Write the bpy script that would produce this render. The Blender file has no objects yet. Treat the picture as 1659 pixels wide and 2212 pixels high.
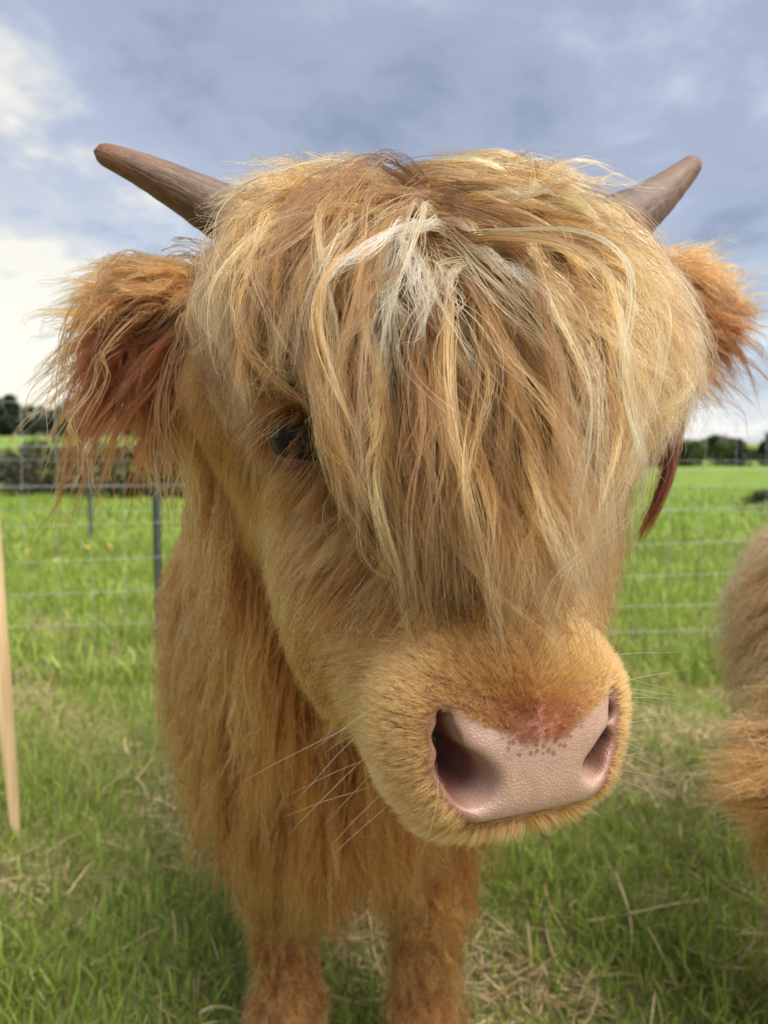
import bpy, math, random
import numpy as np
from mathutils import Vector

S = bpy.context.scene
COL = S.collection
rng = np.random.default_rng(7)
random.seed(7)
R = math.radians

# ------------------------------------------------------------------ camera
CAM_H = 0.95
PITCH = R(4.3)
FPX = 1609.0                       # focal length in pixels of a 1659 x 2212 picture
cam_d = bpy.data.cameras.new('camera')
cam = bpy.data.objects.new('camera', cam_d)
COL.objects.link(cam)
cam.location = (0, 0, CAM_H)
cam.rotation_euler = (R(90) - PITCH, 0, 0)
cam_d.sensor_fit = 'VERTICAL'
cam_d.sensor_height = 36.0
cam_d.sensor_width = 27.0
cam_d.lens = 36.0 * FPX / 2212.0
cam_d.clip_start = 0.01
cam_d.clip_end = 6000
cam_d.dof.use_dof = True
cam_d.dof.focus_distance = 0.45
cam_d.dof.aperture_fstop = 7.5
S.camera = cam

def P(px, py, depth):
    """World point seen at pixel (px, py) of the 1659 x 2212 photograph, at world Y = depth."""
    x = (px - 829.5) / FPX
    y = -(py - 1106.0) / FPX
    fy = math.cos(PITCH) + y * math.sin(PITCH)
    fz = -math.sin(PITCH) + y * math.cos(PITCH)
    k = depth / fy
    return np.array([x * k, depth, CAM_H + fz * k])

def pix(p):
    """Pixel of the 1659 x 2212 photograph where a world point appears."""
    y, z = p[..., 1], p[..., 2] - CAM_H
    dep = y * math.cos(PITCH) - z * math.sin(PITCH)
    up_ = y * math.sin(PITCH) + z * math.cos(PITCH)
    return p[..., 0] / dep * FPX + 829.5, 1106.0 - up_ / dep * FPX

# ------------------------------------------------------------------ colour management, render
S.view_settings.view_transform = 'Standard'
S.view_settings.look = 'None'
EXPO = 2.25
S.view_settings.exposure = EXPO
S.view_settings.gamma = 1.0
S.view_settings.use_curve_mapping = False
S.render.engine = 'CYCLES'
S.cycles.use_denoising = True
S.cycles.max_bounces = 6
S.cycles.diffuse_bounces = 3
S.cycles.glossy_bounces = 3
S.cycles.transmission_bounces = 5
S.cycles.transparent_max_bounces = 6
S.cycles.sample_clamp_indirect = 6.0
S.cycles_curves.shape = 'RIBBONS'

# ------------------------------------------------------------------ node helpers
class NT:
    def __init__(self, tree):
        self.t = tree
    def n(self, typ, **kw):
        nd = self.t.nodes.new(typ)
        for k, v in kw.items():
            setattr(nd, k, v)
        return nd
    def l(self, a, b):
        self.t.links.new(a, b)
    def math(self, op, a, b=None, c=None, clamp=False):
        nd = self.n('ShaderNodeMath', operation=op, use_clamp=clamp)
        for i, v in enumerate((a, b, c)):
            if v is None:
                continue
            if hasattr(v, 'is_output'):
                self.l(v, nd.inputs[i])
            else:
                nd.inputs[i].default_value = v
        return nd.outputs[0]
    def mix(self, f, a, b, blend='MIX'):
        nd = self.n('ShaderNodeMix', data_type='RGBA', blend_type=blend)
        for s, v in ((nd.inputs[0], f), (nd.inputs[6], a), (nd.inputs[7], b)):
            if hasattr(v, 'is_output'):
                self.l(v, s)
            elif isinstance(v, (tuple, list)):
                s.default_value = (*v[:3], 1)
            else:
                s.default_value = v
        return nd.outputs[2]
    def ramp(self, f, stops, interp='EASE'):
        nd = self.n('ShaderNodeValToRGB')
        nd.color_ramp.interpolation = interp
        els = nd.color_ramp.elements
        while len(els) < len(stops):
            els.new(0.5)
        for e, (p, c) in zip(els, stops):
            e.position = p
            e.color = (*c, 1) if len(c) == 3 else c
        self.l(f, nd.inputs[0])
        return nd.outputs[0]
    def noise(self, vec, scale, detail=4, rough=0.5, dist=0.0, dim='3D'):
        nd = self.n('ShaderNodeTexNoise', noise_dimensions=dim)
        nd.inputs['Scale'].default_value = scale
        nd.inputs['Detail'].default_value = detail
        nd.inputs['Roughness'].default_value = rough
        nd.inputs['Distortion'].default_value = dist
        if vec is not None:
            self.l(vec, nd.inputs['Vector'])
        return nd.outputs['Fac']

# ------------------------------------------------------------------ world: cloudy sky
SUN_EL, SUN_AZ = R(55), R(130)      # azimuth clockwise from +Y: behind the camera, to the right
world = bpy.data.worlds.new('World')
S.world = world
world.use_nodes = True
w = NT(world.node_tree)
world.node_tree.nodes.clear()
out = w.n('ShaderNodeOutputWorld')
bg = w.n('ShaderNodeBackground')
w.l(bg.outputs[0], out.inputs[0])
sky = w.n('ShaderNodeTexSky', sky_type='NISHITA')
sky.sun_disc = False
sky.sun_elevation = SUN_EL
sky.sun_rotation = SUN_AZ
bg.inputs['Strength'].default_value = 0.1
tc = w.n('ShaderNodeTexCoord')
sep = w.n('ShaderNodeSeparateXYZ')
w.l(tc.outputs['Generated'], sep.inputs[0])
X, Y, Z = sep.outputs
zz = w.math('ADD', w.math('MAXIMUM', Z, 0.0), 0.16)
comb = w.n('ShaderNodeCombineXYZ')
w.l(w.math('DIVIDE', X, zz), comb.inputs[0])
w.l(w.math('DIVIDE', Y, zz), comb.inputs[1])
cp = comb.outputs[0]
mp = w.n('ShaderNodeMapping')
mp.inputs['Location'].default_value = (-4.6, 3.3, 0.0)
mp.inputs['Rotation'].default_value = (0, 0, R(20))
w.l(cp, mp.inputs[0])
n1 = w.noise(mp.outputs[0], 1.0, 7, 0.55, 0.35)
n2 = w.noise(mp.outputs[0], 2.6, 6, 0.6, 0.2)
nn = w.math('ADD', w.math('MULTIPLY', n1, 0.6), w.math('MULTIPLY', n2, 0.4))
br = w.ramp(nn, [(0.37, (0, 0, 0)), (0.49, (.38,) * 3), (0.63, (1, 1, 1))])
# horizon brightening, as under any thick cloud deck
hz = w.math('POWER', w.math('SUBTRACT', 1.0, w.math('MAXIMUM', Z, 0.0), clamp=True), 7.0)
warm = w.n('ShaderNodeVectorMath', operation='DOT_PRODUCT')
w.l(tc.outputs['Generated'], warm.inputs[0])
gv = Vector((-0.60, 0.79, 0.10)).normalized()
warm.inputs[1].default_value = gv
wf = w.ramp(warm.outputs['Value'], [(0.80, (0, 0, 0)), (1.0, (0.85,) * 3)])
hzw = w.math('POWER', w.math('SUBTRACT', 1.0, w.math('MAXIMUM', Z, 0.0), clamp=True), 3.8)
glow = w.math('MULTIPLY', w.math('MULTIPLY', wf, hzw), w.math('MULTIPLY_ADD', br, 1.5, 0.70))
open_ = w.math('ADD', w.math('ADD', w.math('MULTIPLY', br, 0.8), w.math('MULTIPLY', hz, 0.60)), glow, clamp=True)
K = 10.0 / (2 ** EXPO)              # undo strength and exposure: the colours below are those of the photograph
def kc(c, f=1.0):
    return tuple(v * K * f for v in c)
dark = kc((0.225, 0.255, 0.345))
mid = kc((0.455, 0.505, 0.615))
lite = kc((0.88, 0.88, 0.88))
wlite = kc((0.98, 0.90, 0.70))
litec = w.mix(wf, lite, wlite)
c1 = w.mix(w.math('MULTIPLY', open_, 2.0, clamp=True), dark, mid)
c2 = w.mix(w.math('MULTIPLY_ADD', open_, 2.0, -1.0, clamp=True), c1, litec)
deck = w.ramp(Z, [(0.45, (0, 0, 0)), (1.0, (1, 1, 1))])          # a cloud deck is brightest overhead
veil = w.mix(0.92, sky.outputs[0], w.mix(w.math('MULTIPLY', deck, 0.6), c2, lite))
w.l(veil, bg.inputs['Color'])

# ------------------------------------------------------------------ sun (veiled by cloud)
sd = bpy.data.lights.new('sun', 'SUN')
sd.energy = 1.5
sd.angle = R(60)
sd.color = (1.0, 0.93, 0.82)
sun = bpy.data.objects.new('sun', sd)
COL.objects.link(sun)
to_sun = Vector((math.sin(SUN_AZ) * math.cos(SUN_EL), math.cos(SUN_AZ) * math.cos(SUN_EL), math.sin(SUN_EL)))
sun.rotation_euler = to_sun.to_track_quat('Z', 'Y').to_euler()

# ------------------------------------------------------------------ object helpers
def tag(o, label=None, cat=None, group=None, kind=None):
    for k, v in (('label', label), ('category', cat), ('group', group), ('kind', kind)):
        if v:
            o[k] = v
    return o

def add(name, data, parent=None, loc=None):
    o = bpy.data.objects.new(name, data)
    COL.objects.link(o)
    if loc is not None:
        o.location = loc
    if parent is not None:
        o.parent = parent
    return o

def mesh_np(name, V, F, mat=None, smooth=True):
    """Mesh from arrays: V (n,3), F (m,k) with one k."""
    me = bpy.data.meshes.new(name)
    V = np.asarray(V, np.float32)
    F = np.asarray(F, np.int32)
    k = F.shape[1]
    me.vertices.add(len(V))
    me.vertices.foreach_set('co', V.ravel())
    me.loops.add(F.size)
    me.loops.foreach_set('vertex_index', F.ravel())
    me.polygons.add(len(F))
    me.polygons.foreach_set('loop_start', np.arange(0, F.size, k, dtype=np.int32))
    me.polygons.foreach_set('use_smooth', np.full(len(F), smooth))
    me.update(calc_edges=True)
    if mat:
        me.materials.append(mat)
    return me

def vcol(me, cols, name='Col'):
    a = me.attributes.new(name, 'FLOAT_COLOR', 'POINT')
    c = np.ones((len(cols), 4), np.float32)
    c[:, :3] = cols
    a.data.foreach_set('color', c.ravel())

def unit(v):
    return v / (np.linalg.norm(v, axis=-1, keepdims=True) + 1e-9)

def tube(path, radii, seg=10, cap=True):
    """Swept tube, quads; returns V, F."""
    path = np.asarray(path, float)
    n = len(path)
    T = unit(np.gradient(path, axis=0))
    ref = np.array([0, 0, 1.0]) if abs(T[0, 2]) < 0.8 else np.array([0, 1.0, 0])
    a = np.linspace(0, 2 * math.pi, seg, endpoint=False)
    V = []
    for i in range(n):
        s = unit(np.cross(T[i], ref))
        u = np.cross(s, T[i])
        V.append(path[i] + radii[i] * (np.cos(a)[:, None] * s + np.sin(a)[:, None] * u))
    V = np.concatenate(V)
    F = []
    for i in range(n - 1):
        for j in range(seg):
            k = (j + 1) % seg
            F.append((i * seg + j, i * seg + k, (i + 1) * seg + k, (i + 1) * seg + j))
    if cap:
        V = np.vstack([V, path[0], path[-1]])
        b, e = len(V) - 2, len(V) - 1
        for j in range(seg):
            k = (j + 1) % seg
            F.append((b, k, j, j))
            F.append((e, (n - 1) * seg + j, (n - 1) * seg + k, (n - 1) * seg + k))
    return V, F

def poly_mesh(name, V, F, mat, smooth=True):
    F = [tuple(dict.fromkeys(int(i) for i in f)) for f in F]
    me = bpy.data.meshes.new(name)
    me.from_pydata([tuple(map(float, v)) for v in V], [], F)
    me.polygons.foreach_set('use_smooth', [smooth] * len(F))
    me.materials.append(mat)
    return me

def box_vf(c, s):
    c = np.array(c, float); s = np.array(s, float) / 2
    V = np.array([[x, y, z] for x in (-1, 1) for y in (-1, 1) for z in (-1, 1)]) * s + c
    F = [(0, 1, 3, 2), (4, 6, 7, 5), (0, 4, 5, 1), (2, 3, 7, 6), (0, 2, 6, 4), (1, 5, 7, 3)]
    return V, F

# ------------------------------------------------------------------ materials
def mat_new(name):
    m = bpy.data.materials.new(name)
    m.use_nodes = True
    t = NT(m.node_tree)
    b = m.node_tree.nodes['Principled BSDF']
    return m, t, b

def simple_mat(name, col, rough=0.7, col2=None, scale=20, metal=0.0, bump=0.0):
    m, t, b = mat_new(name)
    b.inputs['Roughness'].default_value = rough
    b.inputs['Metallic'].default_value = metal
    tcn = t.n('ShaderNodeTexCoord')
    nz = t.noise(tcn.outputs['Object'], scale, 5, 0.6)
    t.l(t.mix(t.ramp(nz, [(0.35, (0, 0, 0)), (0.65, (1, 1, 1))]), col, col2 or tuple(c * 0.75 for c in col)), b.inputs['Base Color'])
    if bump:
        bp = t.n('ShaderNodeBump')
        bp.inputs['Strength'].default_value = bump
        bp.inputs['Distance'].default_value = 0.002
        t.l(nz, bp.inputs['Height'])
        t.l(bp.outputs[0], b.inputs['Normal'])
    return m

def hair_mat(name, rough=0.38, radial=0.55, root_dark=0.62, ior=1.42):
    m = bpy.data.materials.new(name)
    m.use_nodes = True
    t = NT(m.node_tree)
    m.node_tree.nodes.clear()
    o = t.n('ShaderNodeOutputMaterial')
    h = t.n('ShaderNodeBsdfHairPrincipled')
    h.model = 'CHIANG'
    h.parametrization = 'COLOR'
    h.inputs['Roughness'].default_value = rough
    h.inputs['Radial Roughness'].default_value = radial
    h.inputs['Coat'].default_value = 0.0
    h.inputs['IOR'].default_value = ior
    h.inputs['Random Roughness'].default_value = 0.2
    a = t.n('ShaderNodeAttribute')
    a.attribute_name = 'Col'
    hi = t.n('ShaderNodeHairInfo')
    f = t.ramp(hi.outputs['Intercept'], [(0.0, (root_dark,) * 3), (0.45, (0.95,) * 3), (1.0, (1, 1, 1))], 'LINEAR')  # roots coloured darker, adding shade deep in the hair
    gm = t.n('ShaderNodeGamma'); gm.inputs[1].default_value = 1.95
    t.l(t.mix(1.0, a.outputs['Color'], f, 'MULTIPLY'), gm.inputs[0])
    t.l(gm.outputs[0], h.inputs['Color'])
    t.l(h.outputs[0], o.inputs[0])
    return m

def leaf_mat(name, rough=0.55, trans=0.35):
    m, t, b = mat_new(name)
    a = t.n('ShaderNodeAttribute')
    a.attribute_name = 'Col'
    t.l(a.outputs['Color'], b.inputs['Base Color'])
    b.inputs['Roughness'].default_value = rough
    b.inputs['Specular IOR Level'].default_value = 0.3
    tr = t.n('ShaderNodeBsdfTranslucent')
    t.l(a.outputs['Color'], tr.inputs['Color'])
    mx = t.n('ShaderNodeMixShader')
    mx.inputs[0].default_value = trans
    o = m.node_tree.nodes['Material Output']
    t.l(b.outputs[0], mx.inputs[1])
    t.l(tr.outputs[0], mx.inputs[2])
    t.l(mx.outputs[0], o.inputs[0])
    return m

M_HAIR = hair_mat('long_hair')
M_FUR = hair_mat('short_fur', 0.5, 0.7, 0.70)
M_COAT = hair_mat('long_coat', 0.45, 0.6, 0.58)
M_LEAF = leaf_mat('foliage')
M_GRASS = leaf_mat('grass_blades', 0.5, 0.45)
M_STRAW = leaf_mat('dry_stalks', 0.6, 0.15)
M_BARK = simple_mat('bark', (0.12, 0.09, 0.065), 0.9, (0.2, 0.17, 0.14), 6)
M_POST = simple_mat('dark_green_post_paint', (0.018, 0.03, 0.024), 0.55, (0.03, 0.04, 0.032), 30)
M_CAP = simple_mat('white_plastic_cap', (0.8, 0.8, 0.78), 0.5, (0.7, 0.7, 0.68), 40)
M_WIRE = simple_mat('galvanised_wire', (0.46, 0.48, 0.48), 0.5, (0.36, 0.37, 0.37), 50, 0.2)

# ------------------------------------------------------------------ ground
def hill_h(x, y):
    """Terrain height: flat pasture, a dip beyond it on the left and a far rise."""
    x = np.asarray(x, float); y = np.asarray(y, float)
    r = np.clip((y - 70) / 190, 0, 1)
    r = r * r * (3 - 2 * r)
    left = np.clip((40 - x) / 80, 0, 1)
    left = left * left * (3 - 2 * left)
    far = np.clip((y - 500) / 1500, 0, 1)
    dip = np.exp(-((y - 48) / 22) ** 2) * 1.6 * left * np.clip((y - 20) / 10, 0, 1)
    return r * left * 7.5 - dip + far * 34 * np.clip((x + 150) / 500, 0, 1) + 0.015 * np.sin(x * 1.7) * np.sin(y * 1.3) * np.clip((y - 2) / 6, 0, 1)

ys = np.concatenate([np.linspace(-8, 14, 89), np.geomspace(14.5, 3200, 90)])
xs_u = np.linspace(-1, 1, 121)
gx = xs_u[None, :] * (14 + np.maximum(ys, 0)[:, None] * 1.4)
gy = np.repeat(ys[:, None], 121, 1)
GV = np.stack([gx, gy, hill_h(gx, gy)], -1).reshape(-1, 3)
ii = np.arange(len(ys) - 1)[:, None] * 121 + np.arange(120)[None, :]
GF = np.stack([ii, ii + 1, ii + 122, ii + 121], -1).reshape(-1, 4)
m_ground, t, b = mat_new('pasture')
geo = t.n('ShaderNodeNewGeometry')
gp = geo.outputs['Position']
sp = t.n('ShaderNodeSeparateXYZ'); t.l(gp, sp.inputs[0])
na = t.noise(gp, 0.7, 6, 0.6)
nb = t.noise(gp, 9.0, 6, 0.7)
nc = t.noise(gp, 60.0, 4, 0.7)
g1 = t.mix(t.ramp(na, [(.38, (0,) * 3), (.62, (1,) * 3)]), (0.14, 0.225, 0.036), (0.215, 0.30, 0.046))
g2 = t.mix(t.math('MULTIPLY', nb, 0.5), g1, (0.07, 0.13, 0.022))
soil = t.mix(nc, (0.17, 0.17, 0.065), (0.36, 0.30, 0.155))
nearf = t.ramp(t.math('DIVIDE', sp.outputs['Y'], 12.0), [(0.26, (0,) * 3), (0.42, (1,) * 3)])
t.l(t.mix(nearf, soil, g2), b.inputs['Base Color'])
b.inputs['Roughness'].default_value = 0.9
b.inputs['Specular IOR Level'].default_value = 0.15
bp = t.n('ShaderNodeBump'); bp.inputs['Strength'].default_value = 0.7; bp.inputs['Distance'].default_value = 0.03
t.l(t.math('ADD', nb, nc), bp.inputs['Height']); t.l(bp.outputs[0], b.inputs['Normal'])
ground = add('ground', mesh_np('ground', GV, GF, m_ground))
tag(ground, kind='structure')

# ------------------------------------------------------------------ grass
def patch_noise(x, y):
    return (np.sin(x * 5.1 + 1.3 * np.sin(y * 3.7)) + np.sin(y * 6.3 + 2.1 + 1.7 * np.sin(x * 2.9)) + np.sin((x + y) * 9.1 + 4)) / 3

def blades(n, y0, y1, h0, h1, wid, straw=False, power=1.0):
    """Curved tapered blades, 3 segments each, spread over the view wedge between y0 and y1."""
    yy = y0 + (y1 - y0) * rng.random(n) ** power
    xx = (rng.random(n) * 2 - 1) * (0.70 * yy + 0.65)
    pn = patch_noise(xx, yy)
    keep = rng.random(n) < (np.clip(0.05 + 1.1 * np.clip(-pn, 0, 1), 0, 1) if straw else np.clip(0.78 + 0.45 * pn, 0.25, 1))
    if True:
        xx, yy, pn = xx[keep], yy[keep], pn[keep]
        n = len(xx)
    hh = h0 + (h1 - h0) * rng.random(n) ** 1.6
    hh = hh * (1 + 0.35 * pn)
    az = rng.random(n) * 2 * math.pi
    dirv = np.stack([np.cos(az), np.sin(az), 0 * az], -1)
    side = np.stack([-np.sin(az), np.cos(az), 0 * az], -1)
    side0 = side
    tw = rng.normal(0, 0.7, n)
    side = side * np.cos(tw)[:, None] + dirv * np.sin(tw)[:, None]
    lean = np.abs(rng.normal(0.55, 0.35, n)) if not straw else rng.uniform(1.2, 1.75, n)
    wd = wid * (0.6 + 0.8 * rng.random(n))
    base = np.stack([xx, yy, hill_h(xx, yy) - 0.004 + (0.03 * rng.random(n) if straw else 0)], -1)
    V = np.zeros((n, 7, 3))
    elev = rng.uniform(-0.02, 0.45, n) ; bend = rng.normal(0, 0.22, n)
    for s, tt in enumerate((0.0, 0.4, 0.75, 1.0)):
        ang = lean * tt ** 1.1
        off = dirv * (np.sin(ang * 0.9) * hh * tt)[:, None]
        off[:, 2] += np.cos(ang * 0.8) * hh * tt
        if straw:
            off = (dirv * np.cos(elev)[:, None] + side0 * (bend * tt * tt)[:, None]) * (hh * tt)[:, None]
            off[:, 2] = np.sin(elev) * hh * tt - 0.25 * hh * tt * tt * np.abs(np.sin(elev))
        c = base + off
        c[:, 2] = np.maximum(c[:, 2], base[:, 2] * 0 + 0.004)
        if s < 3:
            ww = (wd * (1 - 0.35 * tt * tt) * 0.5)[:, None]
            V[:, 2 * s] = c - side * ww
            V[:, 2 * s + 1] = c + side * ww
        else:
            V[:, 6] = c
    F = np.array([[0, 1, 3], [0, 3, 2], [2, 3, 5], [2, 5, 4], [4, 5, 6]])
    F = (np.arange(n)[:, None, None] * 7 + F[None]).reshape(-1, 3)
    r1 = rng.random(n)[:, None]; r2 = rng.random(n)[:, None]
    if straw:
        c = np.array([0.55, 0.45, 0.26]) * (0.5 + 0.75 * r1) + np.array([0.02, -0.03, -0.04]) * r2
    else:
        c = (1 - r1) * np.array([0.19, 0.285, 0.045]) + r1 * np.array([0.37, 0.45, 0.09])
        dry = (r2 > 0.95 - 0.45 * np.clip(-pn[:, None] - 0.05, 0, 1))
        c = np.where(dry, np.array([0.33, 0.28, 0.14]) * (0.6 + 0.6 * r1), c)
        c = c * (0.75 + 0.5 * rng.random((n, 1)))
    C = np.repeat(c[:, None, :], 7, 1).reshape(-1, 3)
    return V.reshape(-1, 3), F, np.clip(C, 0.004, 1)

def join_np(parts):
    V, F, C, o = [], [], [], 0
    for v, f, c in parts:
        V.append(v); F.append(f + o); C.append(c); o += len(v)
    return np.vstack(V), np.vstack(F), np.vstack(C)

gv_, gf_, gc_ = join_np([blades(125000, 0.75, 3.6, 0.02, 0.085, 0.0040, power=1.25),
                         blades(56000, 3.0, 8.0, 0.05, 0.17, 0.008, power=1.2),
                         blades(26000, 7.0, 22.0, 0.08, 0.20, 0.022, power=1.3)])
me = mesh_np('grass', gv_, gf_, M_GRASS); vcol(me, gc_)
grass = add('grass', me)
tag(grass, 'green pasture grass with short mixed blades', 'grass', kind='stuff')
sv_, sf_, sc_ = blades(60000, 0.75, 4.2, 0.03, 0.14, 0.0036, straw=True, power=1.3)
me = mesh_np('straw', sv_, sf_, M_STRAW); vcol(me, sc_)
straw = add('straw', me)
tag(straw, 'dry trampled straw and thatch lying in the grass', 'straw', kind='stuff')

# ------------------------------------------------------------------ signed distance toolkit
def ell(x, y, z, c, r):
    dx, dy, dz = (x - c[0]) / r[0], (y - c[1]) / r[1], (z - c[2]) / r[2]
    k0 = np.sqrt(dx * dx + dy * dy + dz * dz)
    k1 = np.sqrt((dx / r[0]) ** 2 + (dy / r[1]) ** 2 + (dz / r[2]) ** 2) + 1e-6
    return k0 * (k0 - 1) / k1

def cap(x, y, z, a, b_, ra, rb):
    bx, by, bz = b_[0] - a[0], b_[1] - a[1], b_[2] - a[2]
    L2 = bx * bx + by * by + bz * bz
    t_ = np.clip(((x - a[0]) * bx + (y - a[1]) * by + (z - a[2]) * bz) / L2, 0, 1)
    dx, dy, dz = x - a[0] - t_ * bx, y - a[1] - t_ * by, z - a[2] - t_ * bz
    return np.sqrt(dx * dx + dy * dy + dz * dz) - (ra + (rb - ra) * t_)

def rbox(x, y, z, c, h, r):
    qx, qy, qz = np.abs(x - c[0]) - h[0], np.abs(y - c[1]) - h[1], np.abs(z - c[2]) - h[2]
    return np.sqrt(np.maximum(qx, 0) ** 2 + np.maximum(qy, 0) ** 2 + np.maximum(qz, 0) ** 2) + np.minimum(np.maximum(qx, np.maximum(qy, qz)), 0) - r

def smin(a, b_, k):
    h = np.maximum(k - np.abs(a - b_), 0) / k
    return np.minimum(a, b_) - h * h * k * 0.25

def smax(a, b_, k):
    return -smin(-a, -b_, k)

def surface_nets(F, xs, ys_, zs):
    ins = F < 0
    nx, ny, nz = F.shape
    cnt = np.zeros((nx - 1, ny - 1, nz - 1), np.int8)
    offs = [(i, j, k) for i in (0, 1) for j in (0, 1) for k in (0, 1)]
    for i, j, k in offs:
        cnt += ins[i:nx - 1 + i, j:ny - 1 + j, k:nz - 1 + k]
    ci, cj, ck = np.nonzero((cnt > 0) & (cnt < 8))
    idx = np.full(cnt.shape, -1, np.int32)
    idx[ci, cj, ck] = np.arange(len(ci))
    vals = {o: F[ci + o[0], cj + o[1], ck + o[2]] for o in offs}
    pos = {o: np.stack([xs[ci + o[0]], ys_[cj + o[1]], zs[ck + o[2]]], -1) for o in offs}
    acc = np.zeros((len(ci), 3)); num = np.zeros(len(ci))
    for a in offs:
        for ax in range(3):
            if a[ax]:
                continue
            b_ = list(a); b_[ax] = 1; b_ = tuple(b_)
            fa, fb = vals[a], vals[b_]
            m = (fa < 0) != (fb < 0)
            t_ = np.where(m, fa / np.where(m, fa - fb, 1), 0)
            p = pos[a] + (pos[b_] - pos[a]) * t_[:, None]
            acc[m] += p[m]; num[m] += 1
    V = acc / num[:, None]
    quads = []
    sgn = ins.astype(np.int8)
    for ax in range(3):
        d = np.diff(sgn, axis=ax)
        sl = [slice(1, -1)] * 3
        sl[ax] = slice(None)
        d = d[tuple(sl)]
        i, j, k = np.nonzero(d)
        s = d[i, j, k]
        q = [i + (ax != 0), j + (ax != 1), k + (ax != 2)]
        o1, o2 = [(1, 2), (2, 0), (0, 1)][ax]
        def cell(a1, a2):
            c = [q[0].copy(), q[1].copy(), q[2].copy()]
            c[o1] -= a1; c[o2] -= a2
            return idx[c[0], c[1], c[2]]
        Q = np.stack([cell(1, 1), cell(0, 1), cell(0, 0), cell(1, 0)], -1)
        Q[s > 0] = Q[s > 0][:, ::-1]
        quads.append(Q)
    return V, np.vstack(quads)

def warp_axis(segs):
    """Axis coordinates from (start, end, spacing) runs laid end to end."""
    out_ = []
    for a, b_, h in segs:
        out_.append(np.linspace(a, b_, max(2, int(round((b_ - a) / h)) + 1))[:-1])
    return np.concatenate(out_ + [np.array([segs[-1][1]])]).astype(np.float32)

# ------------------------------------------------------------------ the calf: body shape
YAW = R(22)
SHEAR = 0.24                       # the neck is bent: the skull sits a little off the axis of the nose
N0 = P(1165, 1625, 0.375)                       # middle of the nose pad
U = np.array([math.cos(YAW), math.sin(YAW), 0])   # across the face, towards picture right
D = np.array([math.sin(YAW), -math.cos(YAW), 0])  # where the face points
def H(u, d, z):
    return N0 + U * u + D * d + np.array([0, 0, z])
def toH(p):
    q = p - N0
    return np.stack([q @ U, q @ D, q[..., 2]], -1)

EYE_L = toH(P(656, 940, 0.470))
EYE_LS = EYE_L + np.array([SHEAR * (EYE_L[1] + 0.03), 0, 0])   # in the frame of the skull
EYE_RS = EYE_LS * np.array([-1, 1, 1])
EYE_R = EYE_RS - np.array([SHEAR * (EYE_L[1] + 0.03), 0, 0])
EAR_L0, EAR_L1 = toH(P(470, 690, 0.665)), toH(P(268, 712, 0.63))
EAR_R0, EAR_R1 = toH(P(1330, 650, 0.715)), toH(P(1545, 680, 0.76))

def head_field(u, d, z):
    u = u + SHEAR * np.minimum(d + 0.03, 0)
    f = rbox(u, d, z, (0, -0.058, 0.003), (0.038, 0.026, 0.016), 0.028)            # muzzle
    f = smin(f, rbox(u, d, z, (0, -0.024, -0.009), (0.030, 0.010, 0.013), 0.0125), 0.02)   # nose pad block
    f = smin(f, ell(u, d, z, (0, -0.080, -0.033), (0.043, 0.045, 0.015)), 0.012)  # chin
    f = smin(f, cap(u, d, z, (0, -0.085, 0.020), (0, -0.185, 0.155), 0.058, 0.092), 0.05)   # bridge of the face
    f = smin(f, ell(u, d, z, (0, -0.235, 0.235), (0.118, 0.112, 0.112)), 0.06)     # skull
    f = smin(f, ell(u, d, z, (0.030, -0.265, 0.335), (0.075, 0.055, 0.050)), 0.05)   # crest of the poll
    f = smin(f, cap(u, d, z, (-0.095, -0.275, 0.275), (0.090, -0.275, 0.272), 0.046, 0.042), 0.06)   # poll between the horns
    f = smin(f, cap(u, d, z, (0.08, -0.26, 0.200), (0.19, -0.285, 0.210), 0.046, 0.024), 0.05)         # root of the ears
    f = smin(f, cap(u, d, z, (-0.08, -0.26, 0.215), (-0.15, -0.28, 0.215), 0.045, 0.026), 0.05)
    for s in (-1, 1):
        f = smin(f, ell(u, d, z, (s * 0.062, -0.175, 0.070), (0.060, 0.085, 0.095)), 0.05)  # cheek
        f = smin(f, cap(u, d, z, (s * 0.085, -0.165, 0.215), (s * 0.10, -0.19, 0.20), 0.030, 0.032), 0.03)   # brow
        e = EYE_LS if s < 0 else EYE_RS
        f = smin(f, ell(u, d, z, (e[0] * 0.97, e[1] - 0.003, e[2]), (0.027, 0.030, 0.028)), 0.02)
        f = smin(f, ell(u, d, z, (s * 0.055, -0.045, 0.006), (0.020, 0.030, 0.030)), 0.014)   # flank of the nostril
    return f

def head_carve(f, u, d, z):
    us = u + SHEAR * np.minimum(d + 0.03, 0)
    for s in (-1, 1):
        e = EYE_LS if s < 0 else EYE_RS
        f = smax(f, -ell(us, d, z, (e[0] + s * 0.011, e[1] + 0.020, e[2]), (0.0195, 0.023, 0.0132)), 0.004)
        # comma-shaped nostril: a low inner bowl rising to an outer slit
        w_ = 1.0 if s < 0 else 0.72
        g = cap(u, d, z, (s * 0.036, 0.004, -0.013), (s * 0.042, -0.05, -0.008), 0.0125 * w_, 0.008 * w_)
        g = smin(g, cap(u, d, z, (s * 0.044, -0.002, -0.003), (s * 0.047, -0.045, 0.0), 0.0105 * w_, 0.006 * w_), 0.008)
        g = smin(g, cap(u, d, z, (s * 0.0495, -0.008, 0.012), (s * 0.052, -0.045, 0.010), 0.0062 * w_, 0.004 * w_), 0.008)
        g = smin(g, cap(u, d, z, (s * 0.050, -0.010, 0.023), (s * 0.052, -0.04, 0.020), 0.003, 0.002), 0.008)
        f = smax(f, -g, 0.006)
    # mouth line
    f = smax(f, -(np.maximum(np.abs(z + 0.0360 - 0.4 * u * u), 0) - 0.0012 + np.maximum(-0.05 - d, 0)), 0.004)
    return f

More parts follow.
